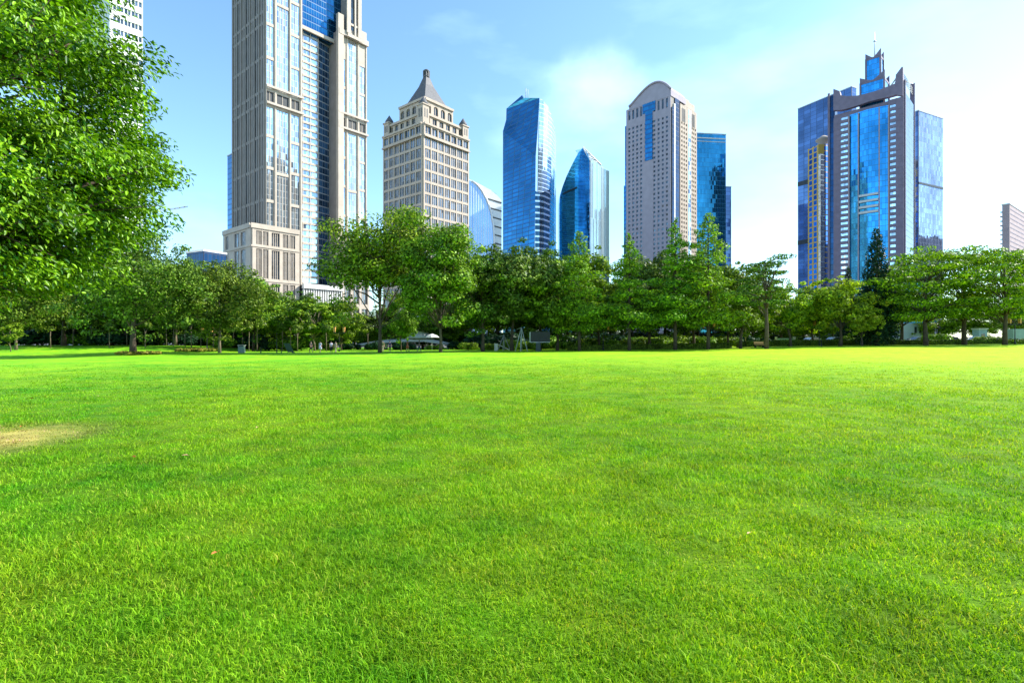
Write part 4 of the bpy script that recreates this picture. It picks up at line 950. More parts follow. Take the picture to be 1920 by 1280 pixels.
tree('redwood2', 1086, 84, 434, 'yellow green spired tree below the pointed glass tower', 'dawn_redwood', wx=1.0)
tree('mid', 1045, 88, 486, 'mid green tree between the notice board and the yellow green spired tree', 'broadleaf_tree')
tree('mid', 1122, 96, 478, 'mid green tree right of the pointed glass tower base', 'broadleaf_tree')
tree('redwood', 1180, 82, 438, 'narrow green spired tree at the foot of the arched top tower', 'dawn_redwood', wx=1.2)
tree('dark', 1218, 92, 476, 'dark round tree below the arched top tower windows', 'broadleaf_tree', wx=.9)
tree('redwood', 1266, 82, 410, 'tallest feathery spired tree before the bright side of the arched top tower', 'dawn_redwood', wx=1.15)
tree('redwood2', 1328, 82, 400, 'bright feathery spired tree before the teal glass tower', 'dawn_redwood', wx=1.05)
tree('dark', 1300, 94, 482, 'dark round tree between the two tallest spired trees', 'broadleaf_tree')
tree('mid', 1366, 90, 500, 'mid green tree right of the teal glass tower', 'broadleaf_tree')
tree('leaning', 1388, 84, 478, 'thin tree leaning right against the open sky', 'leaning_tree')
tree('sparse', 1437, 78, 482, 'sparse flat topped tree with a thin pale trunk against the white sky', 'sparse_tree')
tree('bright', 1482, 86, 530, 'round sunlit yellow green tree left of the slate blue tower', 'round_tree')
tree('bright', 1525, 92, 548, 'round sunlit tree standing behind the parked pale cars', 'round_tree')
tree('bright', 1575, 84, 522, 'broad sunlit yellow green tree at the foot of the slate blue tower', 'round_tree', wx=1.05)
tree('cypress', 1643, 86, 428, 'tall dark conical conifer before the granite horned tower', 'conifer')
tree('cypress', 1590, 100, 500, 'small conifer top showing left of the tall dark one', 'conifer', wx=.8)
tree('bright', 1617, 82, 575, 'small round sunlit tree left of the dark conifer base', 'round_tree', wx=.9)
tree('layered', 1736, 82, 468, 'spreading layered tree below the silvery glass tower', 'layered_tree')
tree('layered2', 1690, 92, 500, 'layered tree just right of the dark conifer', 'layered_tree')
tree('layered2', 1808, 86, 464, 'spreading layered tree between the silvery and rose towers', 'layered_tree')
tree('layered', 1884, 79, 470, 'layered tree with a dark trunk below the rose apartment tower', 'layered_tree')
tree('layered2', 1955, 88, 470, 'layered tree running off the right edge', 'layered_tree')
# deep shade: background wood behind the front row, each tree its own
random.seed(9)
LM = [(8, 'the small pale young tree at the far left edge'), (55, 'the left end of the shaded strip of lawn'), (100, 'the middle of the shaded strip of lawn'), (150, 'the right end of the shaded strip of lawn'), (200, 'the gap left of the stout camphor trunk'), (245, 'the stout camphor trunk'),
      (295, 'the yellow green bed right of the stout camphor trunk'), (340, 'the gap between the stout and the twin camphor trunks'), (385, 'the lantern post left of the twin trunks'), (425, 'the twin pale camphor trunks'), (465, 'the litter bin'), (505, 'the short bollard right of the litter bin'),
      (545, 'the leaning green board'), (595, 'the pair of walking people'), (640, 'the pair of amber lanterns by the standing people'), (690, 'the low left end of the white canopy'), (735, 'the person in a navy top'), (790, 'the domed peak of the white canopy'), (840, 'the pale forked trunk'),
      (885, 'the straight black trunk'), (930, 'the low white tripod frame'), (975, 'the large white tripod frame'), (1020, 'the black notice board'), (1065, 'the yellow green spired tree trunk'), (1110, 'the gap right of the yellow green spired tree'), (1150, 'the lantern post below the pointed tower'),
      (1195, 'the narrow green spired tree'), (1240, 'the gap left of the tallest feathery tree'), (1285, 'the tallest feathery tree'), (1330, 'the bright feathery tree trunk'), (1375, 'the start of the leaning thin tree'), (1420, 'the orange brown bench'), (1465, 'the grey green wall panel'), (1510, 'the pale blue grey car'),
      (1560, 'the white car behind the hedge'), (1605, 'the small conifer top'), (1655, 'the tall dark conifer'), (1770, 'the maroon car'), (1850, 'the blue grey kiosk'), (1905, 'the box van')]
for row in (0, 1):
    for px, lm_ in LM:
        p_ = px+random.uniform(-10, 10)+row*20; D = random.uniform(112, 128) if row == 0 else random.uniform(136, 152)
        key = random.choice(['dark', 'dark', 'mid'])
        if px < 430: yt = random.uniform(500, 535)
        elif px < 560: yt = random.uniform(545, 570)
        elif px < 720: yt = random.uniform(590, 600)
        elif px < 880: yt = random.uniform(560, 590)
        elif px < 1390: yt = random.uniform(505, 535)
        elif px < 1680: yt = random.uniform(552, 580)
        else: yt = random.uniform(560, 590)
        if row: yt += 14
        if row and px > 1680: continue
        tree(key, p_, D, yt, ('shaded tree in the wood behind ' if row == 0 else 'deepest shaded tree seen beyond ')+lm_, 'background_tree', 'shaded trees in the wood behind the front row', wx=random.uniform(1.1, 1.45))

# slender trunks with pale bark in the dark wood at the left
b = MB(); b.tube([(0, 0, -.2), (.05, 0, 2), (-.03, .05, 4.4)], [.09, .075, .05], 6); b.tube([(0, 0, 2.6), (.5, .1, 4.2)], [.05, .025], 5); b.tube([(0, 0, 3), (-.5, .2, 4.5)], [.04, .02], 5)
sap_root = empty('sapling', (0, 0, 0), 0, 'x', 'tree', 'pale saplings in the dark wood'); b.build('trunk', M['paletrunk'], sap_root)
rs = np.random.default_rng(8); P_, N_ = crown_pts(rs, [((0, 0, 4.8), (1.1, 1.1, .7)), ((.6, .2, 4.3), (.7, .7, .5)), ((-.6, -.1, 4.5), (.7, .7, .5))], 1400, .6)
V = leaf_quads(rs, P_, N_, .16); a = np.arange(len(P_))*4
np_mesh('crown', V.reshape(-1, 3), np.stack([a, a+1, a+2, a+3], 1), np.zeros((0, 3)), L_C, sap_root)
ch = [c for c in COL.objects if c.parent == sap_root]
random.seed(21)
spx = [95, 137, 172, 205, 238, 272, 297, 312, 325, 347, 359, 377, 389, 400, 438, 455, 467, 482, 530, 545, 558, 1170, 1178, 1398, 612, 690, 715]
useds = set()
for i, px in enumerate(spx):
    D = random.uniform(93, 108); x = px2w(px, D)
    if i == 0: o = sap_root
    else:
        o = sap_root.copy(); COL.objects.link(o); o.name = 'sapling'
        for c in ch: d = c.copy(); COL.objects.link(d); d.parent = o
    near_ = min(LM, key=lambda q_: abs(q_[0]-px)+(99 if (q_[1], px < q_[0]) in useds else 0)); useds.add((near_[1], px < near_[0])); o['label'] = 'slender pale trunked sapling '+('left of ' if px < near_[0]-4 else 'right of ' if px > near_[0]+4 else 'at ')+near_[1]
    s = random.uniform(.8, 1.15); o.location = (x, D, gzf(x, D)); o.scale = (s, s, s); o.rotation_euler = (0, 0, random.random()*6)

# shrubs
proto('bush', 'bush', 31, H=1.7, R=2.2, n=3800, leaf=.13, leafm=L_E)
proto('thicket', 'bush', 34, H=6, R=6, n=9000, leaf=.2, nb=22, leafm=L_E)  # bush and thicket take near-black leaves: the wood's shade is in their colour
proto('bushb', 'bush', 32, H=1.9, R=2.0, n=3800, leaf=.13, leafm=L_B)
proto('bushy', 'bush', 33, H=.8, R=1.7, n=2600, leaf=.12, leafm=leafmat('leaf_yellow_bed', (.10, .13, .02), (.38, .34, .06), .3))
def bush(key, px, D, h, label, group=None, wx=1):
    o = tree(key, px, D, 0, label, 'shrub', group, wx=wx, H=h); o['category'] = 'shrub'
    if group is None and 'group' in o: del o['group']
    return o
bush('bushy', 258, 72.2, .75, 'low yellow green planting around the stout camphor trunk', wx=1.9)
for i, (px, lm_) in enumerate(LM):
    if 1690 < px < 1740 or px > 1840: continue
    D = random.uniform(104, 112)
    hh_ = random.uniform(2.6, 4.2) if px < 1400 and not 560 < px < 860 else random.uniform(1.3, 2.0)
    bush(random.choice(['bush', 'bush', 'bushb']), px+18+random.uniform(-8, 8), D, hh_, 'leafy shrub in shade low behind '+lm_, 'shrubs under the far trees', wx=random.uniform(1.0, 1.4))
for i, (px, lb) in enumerate(((350, 'yellowish low shrub midway to the twin camphor trunks'), (372, 'yellowish low shrub left of the twin camphor trunks'), (395, 'yellowish low shrub touching the twin camphor trunks'))):
    bush('bushy', px, 90+i, .8, lb, 'yellowish shrubs at the left wood edge', wx=1.2)
for i, (px, lm_) in enumerate([(a, b_) for a, b_ in LM if 850 < a < 1400 or a in (1605, 1655, 1770, 1850)]):
    bush('bushb', px-9, 98, random.uniform(1.8, 3.2), 'sunlit shrub directly behind '+lm_, 'sunlit shrubs behind the front trunks', wx=.8)

for i, near_ in enumerate(LM):
    px = near_[0]+6; D = random.uniform(153, 160)
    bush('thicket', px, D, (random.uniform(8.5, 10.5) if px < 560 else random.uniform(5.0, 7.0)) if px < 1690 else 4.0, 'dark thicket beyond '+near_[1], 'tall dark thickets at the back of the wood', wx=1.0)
# clipped dark hedge along the far right edge of the lawn
def hedge(name, x0, x1, Dfun, h, wd, label, seed):
    rs = np.random.default_rng(seed); n = int((x1-x0)*520)
    t_ = rs.random(n); X_ = x0+(x1-x0)*t_; Y0 = np.array([Dfun(a_) for a_ in X_]); face = rs.random(n)
    Zf = np.where(face < .45, h, rs.random(n)*h); Yo = np.where(face < .45, (rs.random(n)-.5)*wd, np.where(face < .9, -wd/2, wd/2))
    P_ = np.stack([X_, Y0+Yo, gz(X_, Y0)+Zf], 1)+rs.normal(size=(n, 3))*.07
    N_ = np.stack([np.zeros(n), np.where(face < .45, 0, -1.), np.where(face < .45, 1., 0)], 1)+rs.normal(size=(n, 3))*.5
    V = leaf_quads(rs, P_, N_, .1, .6); a = np.arange(n)*4
    root = empty(name, (0, 0, 0), 0, label, 'hedge')
    np_mesh('foliage', V.reshape(-1, 3), np.stack([a, a+1, a+2, a+3], 1), np.zeros((0, 3)), L_C, root)
    b = MB(); m_ = 14
    for i in range(m_):
        xa, xb = x0+(x1-x0)*i/m_, x0+(x1-x0)*(i+1)/m_; xm = (xa+xb)/2; zz_ = gzf(xm, Dfun(xm))
        b.box(xa+.15, xb-.15, Dfun(xm)-wd*.3, Dfun(xm)+wd*.3, zz_-.1, zz_+h*.8)
    b.build('branch_core', M['trunk'], root)
hedge('hedge', 9, 36, lambda x: 89+.02*x, .75, 1.3, 'long low dark hedge behind the lawn right of the notice board', 1)
hedge('hedge', 38, 60, lambda x: 92, .9, 1.3, 'low dark hedge in front of the parked pale cars', 2)
hedge('hedge', 60, 92, lambda x: 91, .7, 1.2, 'low dark hedge near the right edge below the layered trees', 3)

# ------------------------------------------------------------------ the near tree
def near_tree():
    rs = np.random.default_rng(77)
    root = empty('near_tree', (-9.6, 8.2, 0), 0, 'large leafy tree nearest the camera, filling the left edge with glossy leaves', 'tree')
    b = MB(); NBL = 400
    b.tube([(0, 0, -.2), (.05, 0, 1.4), (0, .1, 2.9), (.1, 0, 4.4), (.2, .1, 6.6), (.1, 0, 9)], [.34, .27, .24, .2, .13, .04], 10)
    blobs = []
    # clumps over an egg shaped crown
    for i in range(NBL):
        an = rs.random()*6.283; dz = rs.random()*2-1; hr = (1-abs(dz)**(4 if dz > 0 else 2.4))**.5*(1-.2*max(dz, 0)); d = (math.cos(an)*hr, math.sin(an)*hr, dz); q = .5+.47*rs.random()**.6
        c = (d[0]*3.5*q*(1-.22*max(-d[2], 0)), d[1]*3.8*q, 4.9+d[2]*(6.0 if d[2] > 0 else 3.0)*q)
        s = .42+.34*rs.random(); blobs.append((c, (s*1.25, s*1.25, s*.52)))
    for i in range(0, NBL, 2):
        e = Vector(blobs[i][0]); zz_ = min(max(e.z*.7-.3, 2.1), 7.5); st = Vector((.06, .05, zz_))
        mid = st.lerp(e, .55)+Vector((0, 0, .12)); b.tube([st, mid, e], [.07, .04, .012], 6)
        for q in range(3):
            e2 = e+Vector(rs.normal(size=3)*.35); b.tube([st.lerp(e, .8), e2], [.014, .004], 4)
    b.build('trunk', M['trunk'], root)
    n = 215000
    P_, N_ = crown_pts(rs, blobs, n, .6)
    # leaves hang: long axis points outward and down
    c = np.array([0, 0, 5.0]); outw = P_-c; outw[:, 2] = 0; outw /= np.linalg.norm(outw, axis=1, keepdims=True)+1e-6
    ax = outw*.7+rs.normal(size=(n, 3))*.45; ax[:, 2] -= .38; ax /= np.linalg.norm(ax, axis=1, keepdims=True)
    nr = outw*.35+np.array([0, 0, .8])+rs.normal(size=(n, 3))*.4; sd_ = np.cross(ax, nr); sd_ /= np.linalg.norm(sd_, axis=1, keepdims=True)+1e-6; nr = np.cross(sd_, ax)
    L_ = (.036+.026*rs.random((n, 1))); W_ = L_*.44
    V = np.empty((n, 6, 3))
    V[:, 0] = P_-ax*L_; V[:, 1] = P_-ax*L_*.25+sd_*W_+nr*W_*.3; V[:, 2] = P_+ax*L_*.4+sd_*W_*.75+nr*W_*.22-nr*L_*.1
    V[:, 3] = P_+ax*L_-nr*L_*.35; V[:, 4] = P_+ax*L_*.4-sd_*W_*.75+nr*W_*.22-nr*L_*.1; V[:, 5] = P_-ax*L_*.25-sd_*W_+nr*W_*.3
    a = np.arange(n)*6
    q = np.concatenate([np.stack([a, a+1, a+2, a+3], 1), np.stack([a, a+3, a+4, a+5], 1)])
    np_mesh('crown', V.reshape(-1, 3), q, np.zeros((0, 3)), L_N, root)
near_tree()

# ------------------------------------------------------------------ small things by the wood
def place(px, D): x = px2w(px, D); return (x, D, gzf(x, D))
GL = 'double lantern lamp posts along the park path'
def lamp(px, D, label):
    r = empty('street_lamp', place(px, D), 0, label, 'street lamp', GL)
    b = MB(); b.lathe([(.16, 0), (.16, .25), (.07, .4), (.055, 3.0), (.05, 3.3)], n=10); b.build('post', M['black'], r)
    MB().box(-.82, .82, -.03, .03, 3.05, 3.12).build('cross_arm', M['black'], r)
    for s in (-1, 1):
        b = MB(); b.box(s*.8-.14, s*.8+.14, -.14, .14, 3.13, 3.3); b.box(s*.8-.2, s*.8+.2, -.2, .2, 4.12, 4.2)
        for qx in (-.17, .17): b.box(s*.8+qx-.015, s*.8+qx+.015, -.2, -.17, 3.3, 4.12)
        h_ = b.build('lantern', M['black'], r)
        MB().loft([[(s*.8+a_*k_, c_*k_, z_) for a_, c_ in ((-1, -1), (1, -1), (1, 1), (-1, 1))] for k_, z_ in ((.13, 3.31), (.19, 4.11))]).build('lamp_shade', M['orange'], h_)
lamp(636, 92, 'double lantern post with two amber shades beside the standing people')
lamp(388, 92, 'double lantern post half hidden behind the twin trunked camphor')
lamp(1131, 88, 'double lantern post beside the tree trunks below the pointed glass tower')
lamp(1329, 84, 'double lantern post beside the trunk of the bright feathery tree')
lamp(1536, 90, 'double lantern post between the two pale parked cars')
lamp(1903, 86, 'double lantern post at the right edge of the lawn')

def person(px, D, top, trousers, label, face=0, step=.15, arm=.2, h=1.7, skirt=False):
    s = h/1.7; r = empty('person', place(px, D), face, label, 'person'); r.scale = (s, s, s)
    vs, es, rd = [], [], []
    def ad(p_, rr, par=None):
        vs.append(p_); rd.append(rr)
        if par is not None: es.append((par, len(vs)-1))
        return len(vs)-1
    pel = ad((0, 0, .93), (.15, .11)); w_ = ad((0, 0, 1.1), (.13, .095), pel); chest = ad((0, 0, 1.3), (.16, .11), w_); nk = ad((0, 0, 1.46), (.055, .055), chest)
    h1 = ad((0, -.01, 1.53), (.065, .075), nk); h2 = ad((0, -.01, 1.6), (.078, .095), h1); ad((0, 0, 1.67), (.06, .07), h2)
    for sx in (-1, 1):
        hp = ad((sx*.09, 0, .86), (.085, .085), pel); kn = ad((sx*.1, -step*sx*.6, .48), (.055, .055), hp); an = ad((sx*.1, step*sx*-.9+.03, .09), (.035, .04), kn); ad((sx*.11, step*sx*-.9-.13, .035), (.035, .028), an)
        sh = ad((sx*.18, 0, 1.38), (.055, .055), chest); el = ad((sx*.23, arm*sx*.3, 1.12), (.04, .04), sh); wr = ad((sx*.24, arm*sx*.3-.12, .88), (.026, .026), el); pm_ = ad((sx*.245, arm*sx*.3-.14, .81), (.032, .018), wr)
        for q, (dy, ln_) in enumerate(((-.025, .07), (-.008, .085), (.01, .08), (.026, .06))): ad((sx*.25, arm*sx*.3-.15+dy, .80-ln_), (.007, .007), pm_)
        ad((sx*.225, arm*sx*.3-.19, .80), (.008, .008), wr)
    def skin(name, V_, E_, rdv, mat, parent, root_i=0):
        me = bpy.data.meshes.new(name); me.from_pydata(V_, E_, []); o = bpy.data.objects.new(name, me); COL.objects.link(o); me.materials.append(mat)
        o.modifiers.new('skin', 'SKIN').use_smooth_shade = True; bpy.context.view_layer.objects.active = o
        if not me.skin_vertices: me.skin_vertices.new() if hasattr(me.skin_vertices, 'new') else None
        for i_, sv in enumerate(me.skin_vertices[0].data): sv.radius = rdv[i_]; sv.use_root = (i_ == root_i)
        md = o.modifiers.new('sub', 'SUBSURF'); md.levels = 1; md.render_levels = 1
        o.parent = parent; return o
    body = skin('body', vs, es, rd, M['skin'], r)
    # clothes as sleeves round the same skeleton
    skin('shirt', [vs[i] for i in (1, 2, 3)]+[(0, 0, .93)]+[(-.18, 0, 1.39), (-.22, 0, 1.2), (.18, 0, 1.39), (.22, 0, 1.2)], [(0, 1), (0, 3), (1, 4), (4, 5), (1, 6), (6, 7)],
         [(.16, .12), (.185, .13), (.07, .07), (.18, .135), (.085, .08), (.07, .065), (.085, .08), (.07, .065)], top, r)
    if skirt: MB().loft([[(a_*math.cos(t_), a_*.8*math.sin(t_), z_) for t_ in [k_*math.pi/5 for k_ in range(10)]] for a_, z_ in ((.3, .5), (.22, .8), (.16, 1.06))], smooth=True).build('skirt', trousers, r)
    else:
        k1, k2 = vs[8], vs[9]
        V_ = [(0, 0, .99), (-.09, 0, .86), (-.1, step*.6, .5), (-.1, step*.9+.03, .13), (.09, 0, .86), (.1, -step*.6, .5), (.1, -step*.9+.03, .13)]
        skin('trousers', V_, [(0, 1), (1, 2), (2, 3), (0, 4), (4, 5), (5, 6)], [(.168, .125), (.115, .115), (.072, .072), (.06, .06), (.115, .115), (.072, .072), (.06, .06)], trousers, r)
    MB().lathe([(.05, 1.56), (.095, 1.6), (.1, 1.66), (.07, 1.71), (.01, 1.735)], (0, .025), 10).build('hair', M['hair'], r)
    for sx in (-1, 1):
        fy = step*sx*-.9; MB().loft([[(sx*.105+.05*a_*k_, fy-.06+.13*c_*k_, z_) for a_, c_ in ((-.6, -1), (.6, -1), (1, 0), (.7, 1), (-.7, 1), (-1, 0))] for k_, z_ in ((1, 0), (1, .04), (.8, .085))], smooth=True).build('shoe', M['black'], r)
    b = MB(); b.box(-.012, .012, -.115, -.09, 1.58, 1.62); b.box(-.03, .03, -.103, -.09, 1.545, 1.555)
    for sx in (-1, 1): b.box(sx*.032-.011, sx*.032+.011, -.104, -.085, 1.612, 1.624, 1); b.box(sx*.083-.01, sx*.083+.01, -.015, .02, 1.57, 1.62)
    b.build('face', [M['skin'], M['hair']], r)
    return r
W = M['white']; c_dark = solid('dark_cloth', (.02, .025, .04), .9, .1, 9); c_lil = solid('lilac_cloth', (.5, .48, .68), .9, .1, 9); c_tan = solid('tan_cloth', (.42, .33, .28), .9, .1, 9)
c_red = solid('rust_cloth', (.35, .08, .03), .9, .1, 9); c_navy = solid('navy_cloth', (.03, .04, .12), .9, .1, 9); c_green = solid('olive_cloth', (.16, .17, .09), .9, .1, 9)
person(583, 86, c_dark, c_dark, 'person in dark clothes walking, leftmost of the four by the lantern post', R(60), .25)
person(600.5, 86, c_lil, c_lil, 'person in a pale lilac top and skirt walking alone beside the dark dressed one', R(-20), .12, skirt=True)
person(621, 85, c_lil, c_dark, 'person in a lilac top and black trousers standing by the lantern post', R(30), .1)
person(629.5, 85, c_tan, c_tan, 'person all in tan standing just left of the lantern post', R(-40), .1)
person(731, 88, c_navy, c_dark, 'person in a navy top right of the airy tree trunk', R(10), .1)
person(764, 87, c_red, c_red, 'person in a rust red dress walking before the white canopy', R(80), .2, skirt=True)
person(786, 87, c_dark, c_navy, 'tall person in black walking before the canopy mast', R(-70), .3, h=1.8)
person(718, 90, c_green, c_tan, 'person in olive clothes beside the airy tree trunk', R(0), .1)
# litter bin
r = empty('litter_bin', place(453, 83), R(10), 'pale teal litter bin on the lawn edge right of the twin trunked camphor', 'litter bin')
b = MB(); b.box(-.42, .42, -.35, .35, .06, 1.0); b.box(-.36, .36, -.3, .3, -.05, .06); b.build('body', solid('teal_grey', (.13, .19, .18), .6, .1, 3), r)
b = MB(); b.box(-.5, .5, -.42, .42, 1.16, 1.24); b.box(-.42, -.36, -.35, .35, 1.0, 1.16); b.box(.36, .42, -.35, .35, 1.0, 1.16); b.build('lid', M['concrete'], r)
MB().box(-.36, .36, -.3, -.28, 1.01, 1.155).build('opening', M['dark'], r)
# leaning dark green board on feet
r = empty('leaning_board', place(541, 82), R(8), 'dark green board leaning back on legs in the lawn', 'board')
MB().poly([(-.75, 0, 1.45), (.15, 0, 1.45), (.85, -.3, .1), (0, -.3, .1)], (0, .07, 0)).build('panel', M['green_dark'], r)
b = MB(); b.tube([(-.3, .05, 1.3), (-.3, .8, -.05)], .03, 5); b.tube([(.2, .05, 1.0), (.45, .8, -.05)], .03, 5); b.box(.55, 1.0, -.36, -.22, -.03, .14); b.build('prop', M['black'], r)
# thin black posts
for px, h_, lb in ((489, .75, 'short black bollard right of the litter bin'), (519, 2.9, 'tall thin black post before the small round tree'), (527.5, .7, 'short black bollard beside the tall thin post'), (1540, .9, 'short black bollard on the lawn before the parked cars')):
    r = empty('bollard' if h_ < 2 else 'signal_post', place(px, 82), 0, lb, 'bollard' if h_ < 2 else 'post')
    MB().lathe([(.09, -.05), (.09, .12), (.06, .16), (.055, h_-.1), (.075, h_-.08), (.06, h_)], n=10).build('shaft', M['black'], r)
    MB().lathe([(.06, h_), (.07, h_+.03), (.02, h_+.09)], n=10).build('cap', M['black'], r)

# white swooping canopy with masts
D = 112; r = empty('white_canopy', place(720, D), 0, 'long white tensile canopy swooping up to a domed peak behind the lawn', 'canopy')
x0 = px2w(720, D); Xc = lambda px: px2w(px, D)-x0; Zc = lambda py: zat(py, D)-gzf(x0, D)
cen = [(641, 651, .4), (660, 648, 1.0), (680, 645, 1.6), (700, 641.5, 2.3), (725, 638.5, 3), (750, 637, 3.2), (775, 636, 3.4), (800, 636, 3.4), (825, 640, 2.8), (845, 644, 1.2)]
rings = [[(Xc(a_), -w_, Zc(b_)-.5), (Xc(a_), -w_*.4, Zc(b_)+.15), (Xc(a_), w_*.4, Zc(b_)+.15), (Xc(a_), w_, Zc(b_)-.5), (Xc(a_), 0, Zc(b_)-.25)] for a_, b_, w_ in cen]
MB().loft(rings, smooth=True).build('membrane', M['membrane'], r)
MB().lathe([(2.9, Zc(634)), (2.2, Zc(629)), (1.5, Zc(620)), (1.45, Zc(612)), (1.1, Zc(604)), (.5, Zc(600)), (.12, Zc(599)), (.12, Zc(594))], (Xc(787), 0), 14).build('peak', M['membrane'], r)
for px in (665, 690, 716, 744, 776, 800, 822, 838):
    for s in (-1, 1): MB().tube([(Xc(px)+.3, s*1.6, -.1), (Xc(px), s*1.2, Zc(642))], .09, 6).build('mast', M['steel'], r)
for s in (-1, 1): MB().tube([(Xc(787)+s*5, 0, -.1), (Xc(787)+s*1.0, 0, Zc(618))], .07, 5).build('guy_strut', M['steel'], r)
r = empty('umbrella', place(810, 95), 0, 'small pale parasol standing right of the white canopy peak', 'parasol')
MB().lathe([(1.3, 2.3), (.9, 2.65), (.1, 2.95)], n=8, smooth=False).build('shade', M['membrane'], r); MB().tube([(0, 0, -.1), (0, 0, 2.9)], .035, 6).build('pole', M['steel'], r)
# white A frame swings
def aframe(px0, px1, ytop, D, label):
    r = empty('swing_frame', place((px0+px1)/2, D), 0, label, 'swing frame', 'white tripod frames of the playground')
    x0 = px2w((px0+px1)/2, D); hw = (px2w(px1, D)-px2w(px0, D))/2; H_ = zat(ytop, D)-gzf(x0, D)
    for e_ in ((-hw, -.4, 0), (hw, -.4, 0), (hw*.1, .9, 0), (-hw*.15, -1, 0)): MB().tube([e_, (0, 0, H_)], .075, 6).build('leg', M['playsteel'], r)
    MB().tube([(0, 0, H_), (-hw*.7, .8, H_-.25)], .06, 5).build('top_bar', M['playsteel'], r)
    return r
aframe(966, 989, 614, 84, 'large white tripod frame left of the black notice board')
aframe(933, 957, 628, 92, 'low white tripod frame left of the large one, behind a trunk')
r = empty('play_slide', place(940, 93), 0, 'small white and pastel play slide low among the trunks', 'play equipment')
b = MB(); b.box(-1.2, -.6, -.4, .4, 0, 1.2); b.build('tower', M['white'], r)
MB().poly([(-.6, -.3, 1.1), (-.6, -.3, 1.0), (1.3, -.3, .1), (1.5, -.3, .12)], (0, .6, 0)).build('chute', M['white'], r)
# black notice board
r = empty('notice_board', place(1010, 83), R(-4), 'black notice board on a thick dark pedestal before the dark trees', 'sign')
MB().box(-.42, .28, -.3, .3, -.1, 1.35).build('pedestal', solid('dark_grey_steel', (.03, .045, .045), .5, .1, 3), r)
MB().box(-1.35, 1.75, -.08, .08, 1.36, 3.0).build('board', M['black'], r)
b = MB(); b.box(-1.37, -1.27, -.1, -.081, 1.4, 2.96); b.box(-1.27, 1.7, -.1, -.081, 1.37, 1.43); b.build('edge_trim', M['steel'], r)
# low wall, bench, kiosk, hall, billboard, vehicles at the right
r = empty('low_wall', place(1472, 100), 0, 'grey green low wall panel behind the round sunlit tree', 'wall')
MB().box(-1.5, 1.5, -.1, .1, 0, 1.3).build('panel', solid('sage_panel', (.2, .3, .27), .7, .1, 1), r); b = MB(); b.box(-1.8, -1.5, -.15, .15, 0, 1.6); b.box(1.5, 1.9, -.15, .15, 0, 1.6); b.build('post', M['concrete'], r)
r = empty('park_bench', place(1424, 86), R(5), 'orange brown wooden bench at the lawn edge left of the sparse tree', 'bench')
MB().box(-.8, .8, -.22, .22, .42, .48).build('seat', M['orange'], r); MB().box(-.8, .8, .22, .27, .6, .95).build('backrest', M['orange'], r)
for s in (-.65, .65): b = MB(); b.box(s-.04, s+.04, -.2, .26, 0, .41); b.box(s-.04, s+.04, .27, .31, 0, .9); b.build('leg', M['black'], r)
def car(px, D, rz, mat, label, L_=4.5, h=1.45):
    x = px2w(px, D); r = empty('parked_car', (x, D, gzf(x, D)), rz, label, 'car', 'cars parked beyond the lawn')
    l = L_/2; prof = [(-l, .35), (-l+.05, .75), (-l+.35, .92), (-l*.52, .97), (-l*.28, h-.05), (-l*.05, h), (l*.32, h-.02), (l*.62, 1.0), (l-.3, .9), (l-.03, .72), (l, .35)]
    b = MB(); b.loft([[(a_, s_*w_, z_) for a_, z_ in prof] for s_, w_ in ((-1, .86), (1, .86))]); b.build('body', mat, r)
    g_ = [(-l*.47, .98), (-l*.27, h-.1), (-l*.05, h-.06), (l*.29, h-.08), (l*.55, 1.0)]
    for s_ in (-1, 1):
        MB().poly([(a_, s_*.862, z_) for a_, z_ in g_], (0, s_*.02, 0)).build('side_window', M['carglass'], r)
    MB().poly([(l*.34, -.7, h-.06), (l*.34, .7, h-.06), (l*.6, .7, 1.04), (l*.6, -.7, 1.04)], (.05, 0, .03)).build('windscreen', M['carglass'], r)
    for sx in (-.62, .62):
        for s_ in (-1, 1):
            b = MB(); n_ = 16; b.loft([[(sx*l+.33*math.cos(t_), y_, .33+.33*math.sin(t_)) for t_ in [2*math.pi*k_/n_ for k_ in range(n_)]] for y_ in (s_*.7, s_*.9)]); w_ = b.build('wheel', M['rubber'], r)
            b = MB(); b.loft([[(sx*l+.2*math.cos(t_), y_, .33+.2*math.sin(t_)) for t_ in [2*math.pi*k_/n_ for k_ in range(n_)]] for y_ in (s_*.88, s_*.92)]); b.build('rim', M['steel'], w_)
    for s_ in (-1, 1):
        MB().box(l-.08, l+.01, s_*.62-.17, s_*.62+.17, .62, .76).build('headlight', M['membrane'], r); MB().box(-l-.01, -l+.08, s_*.66-.13, s_*.66+.13, .66, .8).build('tail_light', paint_red, r)
paint_red = paint('red_paint', (.4, .03, .03))
car(1522, 100, R(8), paint('pale_blue_paint', (.5, .53, .62)), 'pale blue grey car parked behind the hedge, left of the lantern post')
car(1567, 100, R(185), paint('white_car_paint', (.68, .69, .72)), 'white car parked behind the hedge, right of the lantern post')
car(1836, 104, R(175), paint('white_car_paint_b', (.7, .71, .72)), 'white car parked in front of the narrow blue grey kiosk')
car(1781, 106, R(12), paint('maroon_paint', (.18, .03, .05)), 'dark maroon and white car parked under the layered trees')
car(1722, 106, R(0), paint('navy_paint', (.06, .09, .14)), 'dark navy car parked before the pale hall')
# kiosk
r = empty('kiosk', place(1837, 112), 0, 'narrow blue grey kiosk standing behind the white parked car', 'kiosk')
bg_ = solid('blue_grey_panel', (.2, .28, .36), .6, .1, 1)
MB().box(-.85, .85, -.8, .8, 0, 3.1).build('wall', bg_, r); MB().box(-1, 1, -.95, .95, 3.11, 3.35).build('roof', M['concrete'], r); MB().box(-.35, .35, -.84, -.805, .1, 2.2).build('door', M['carglass'], r)
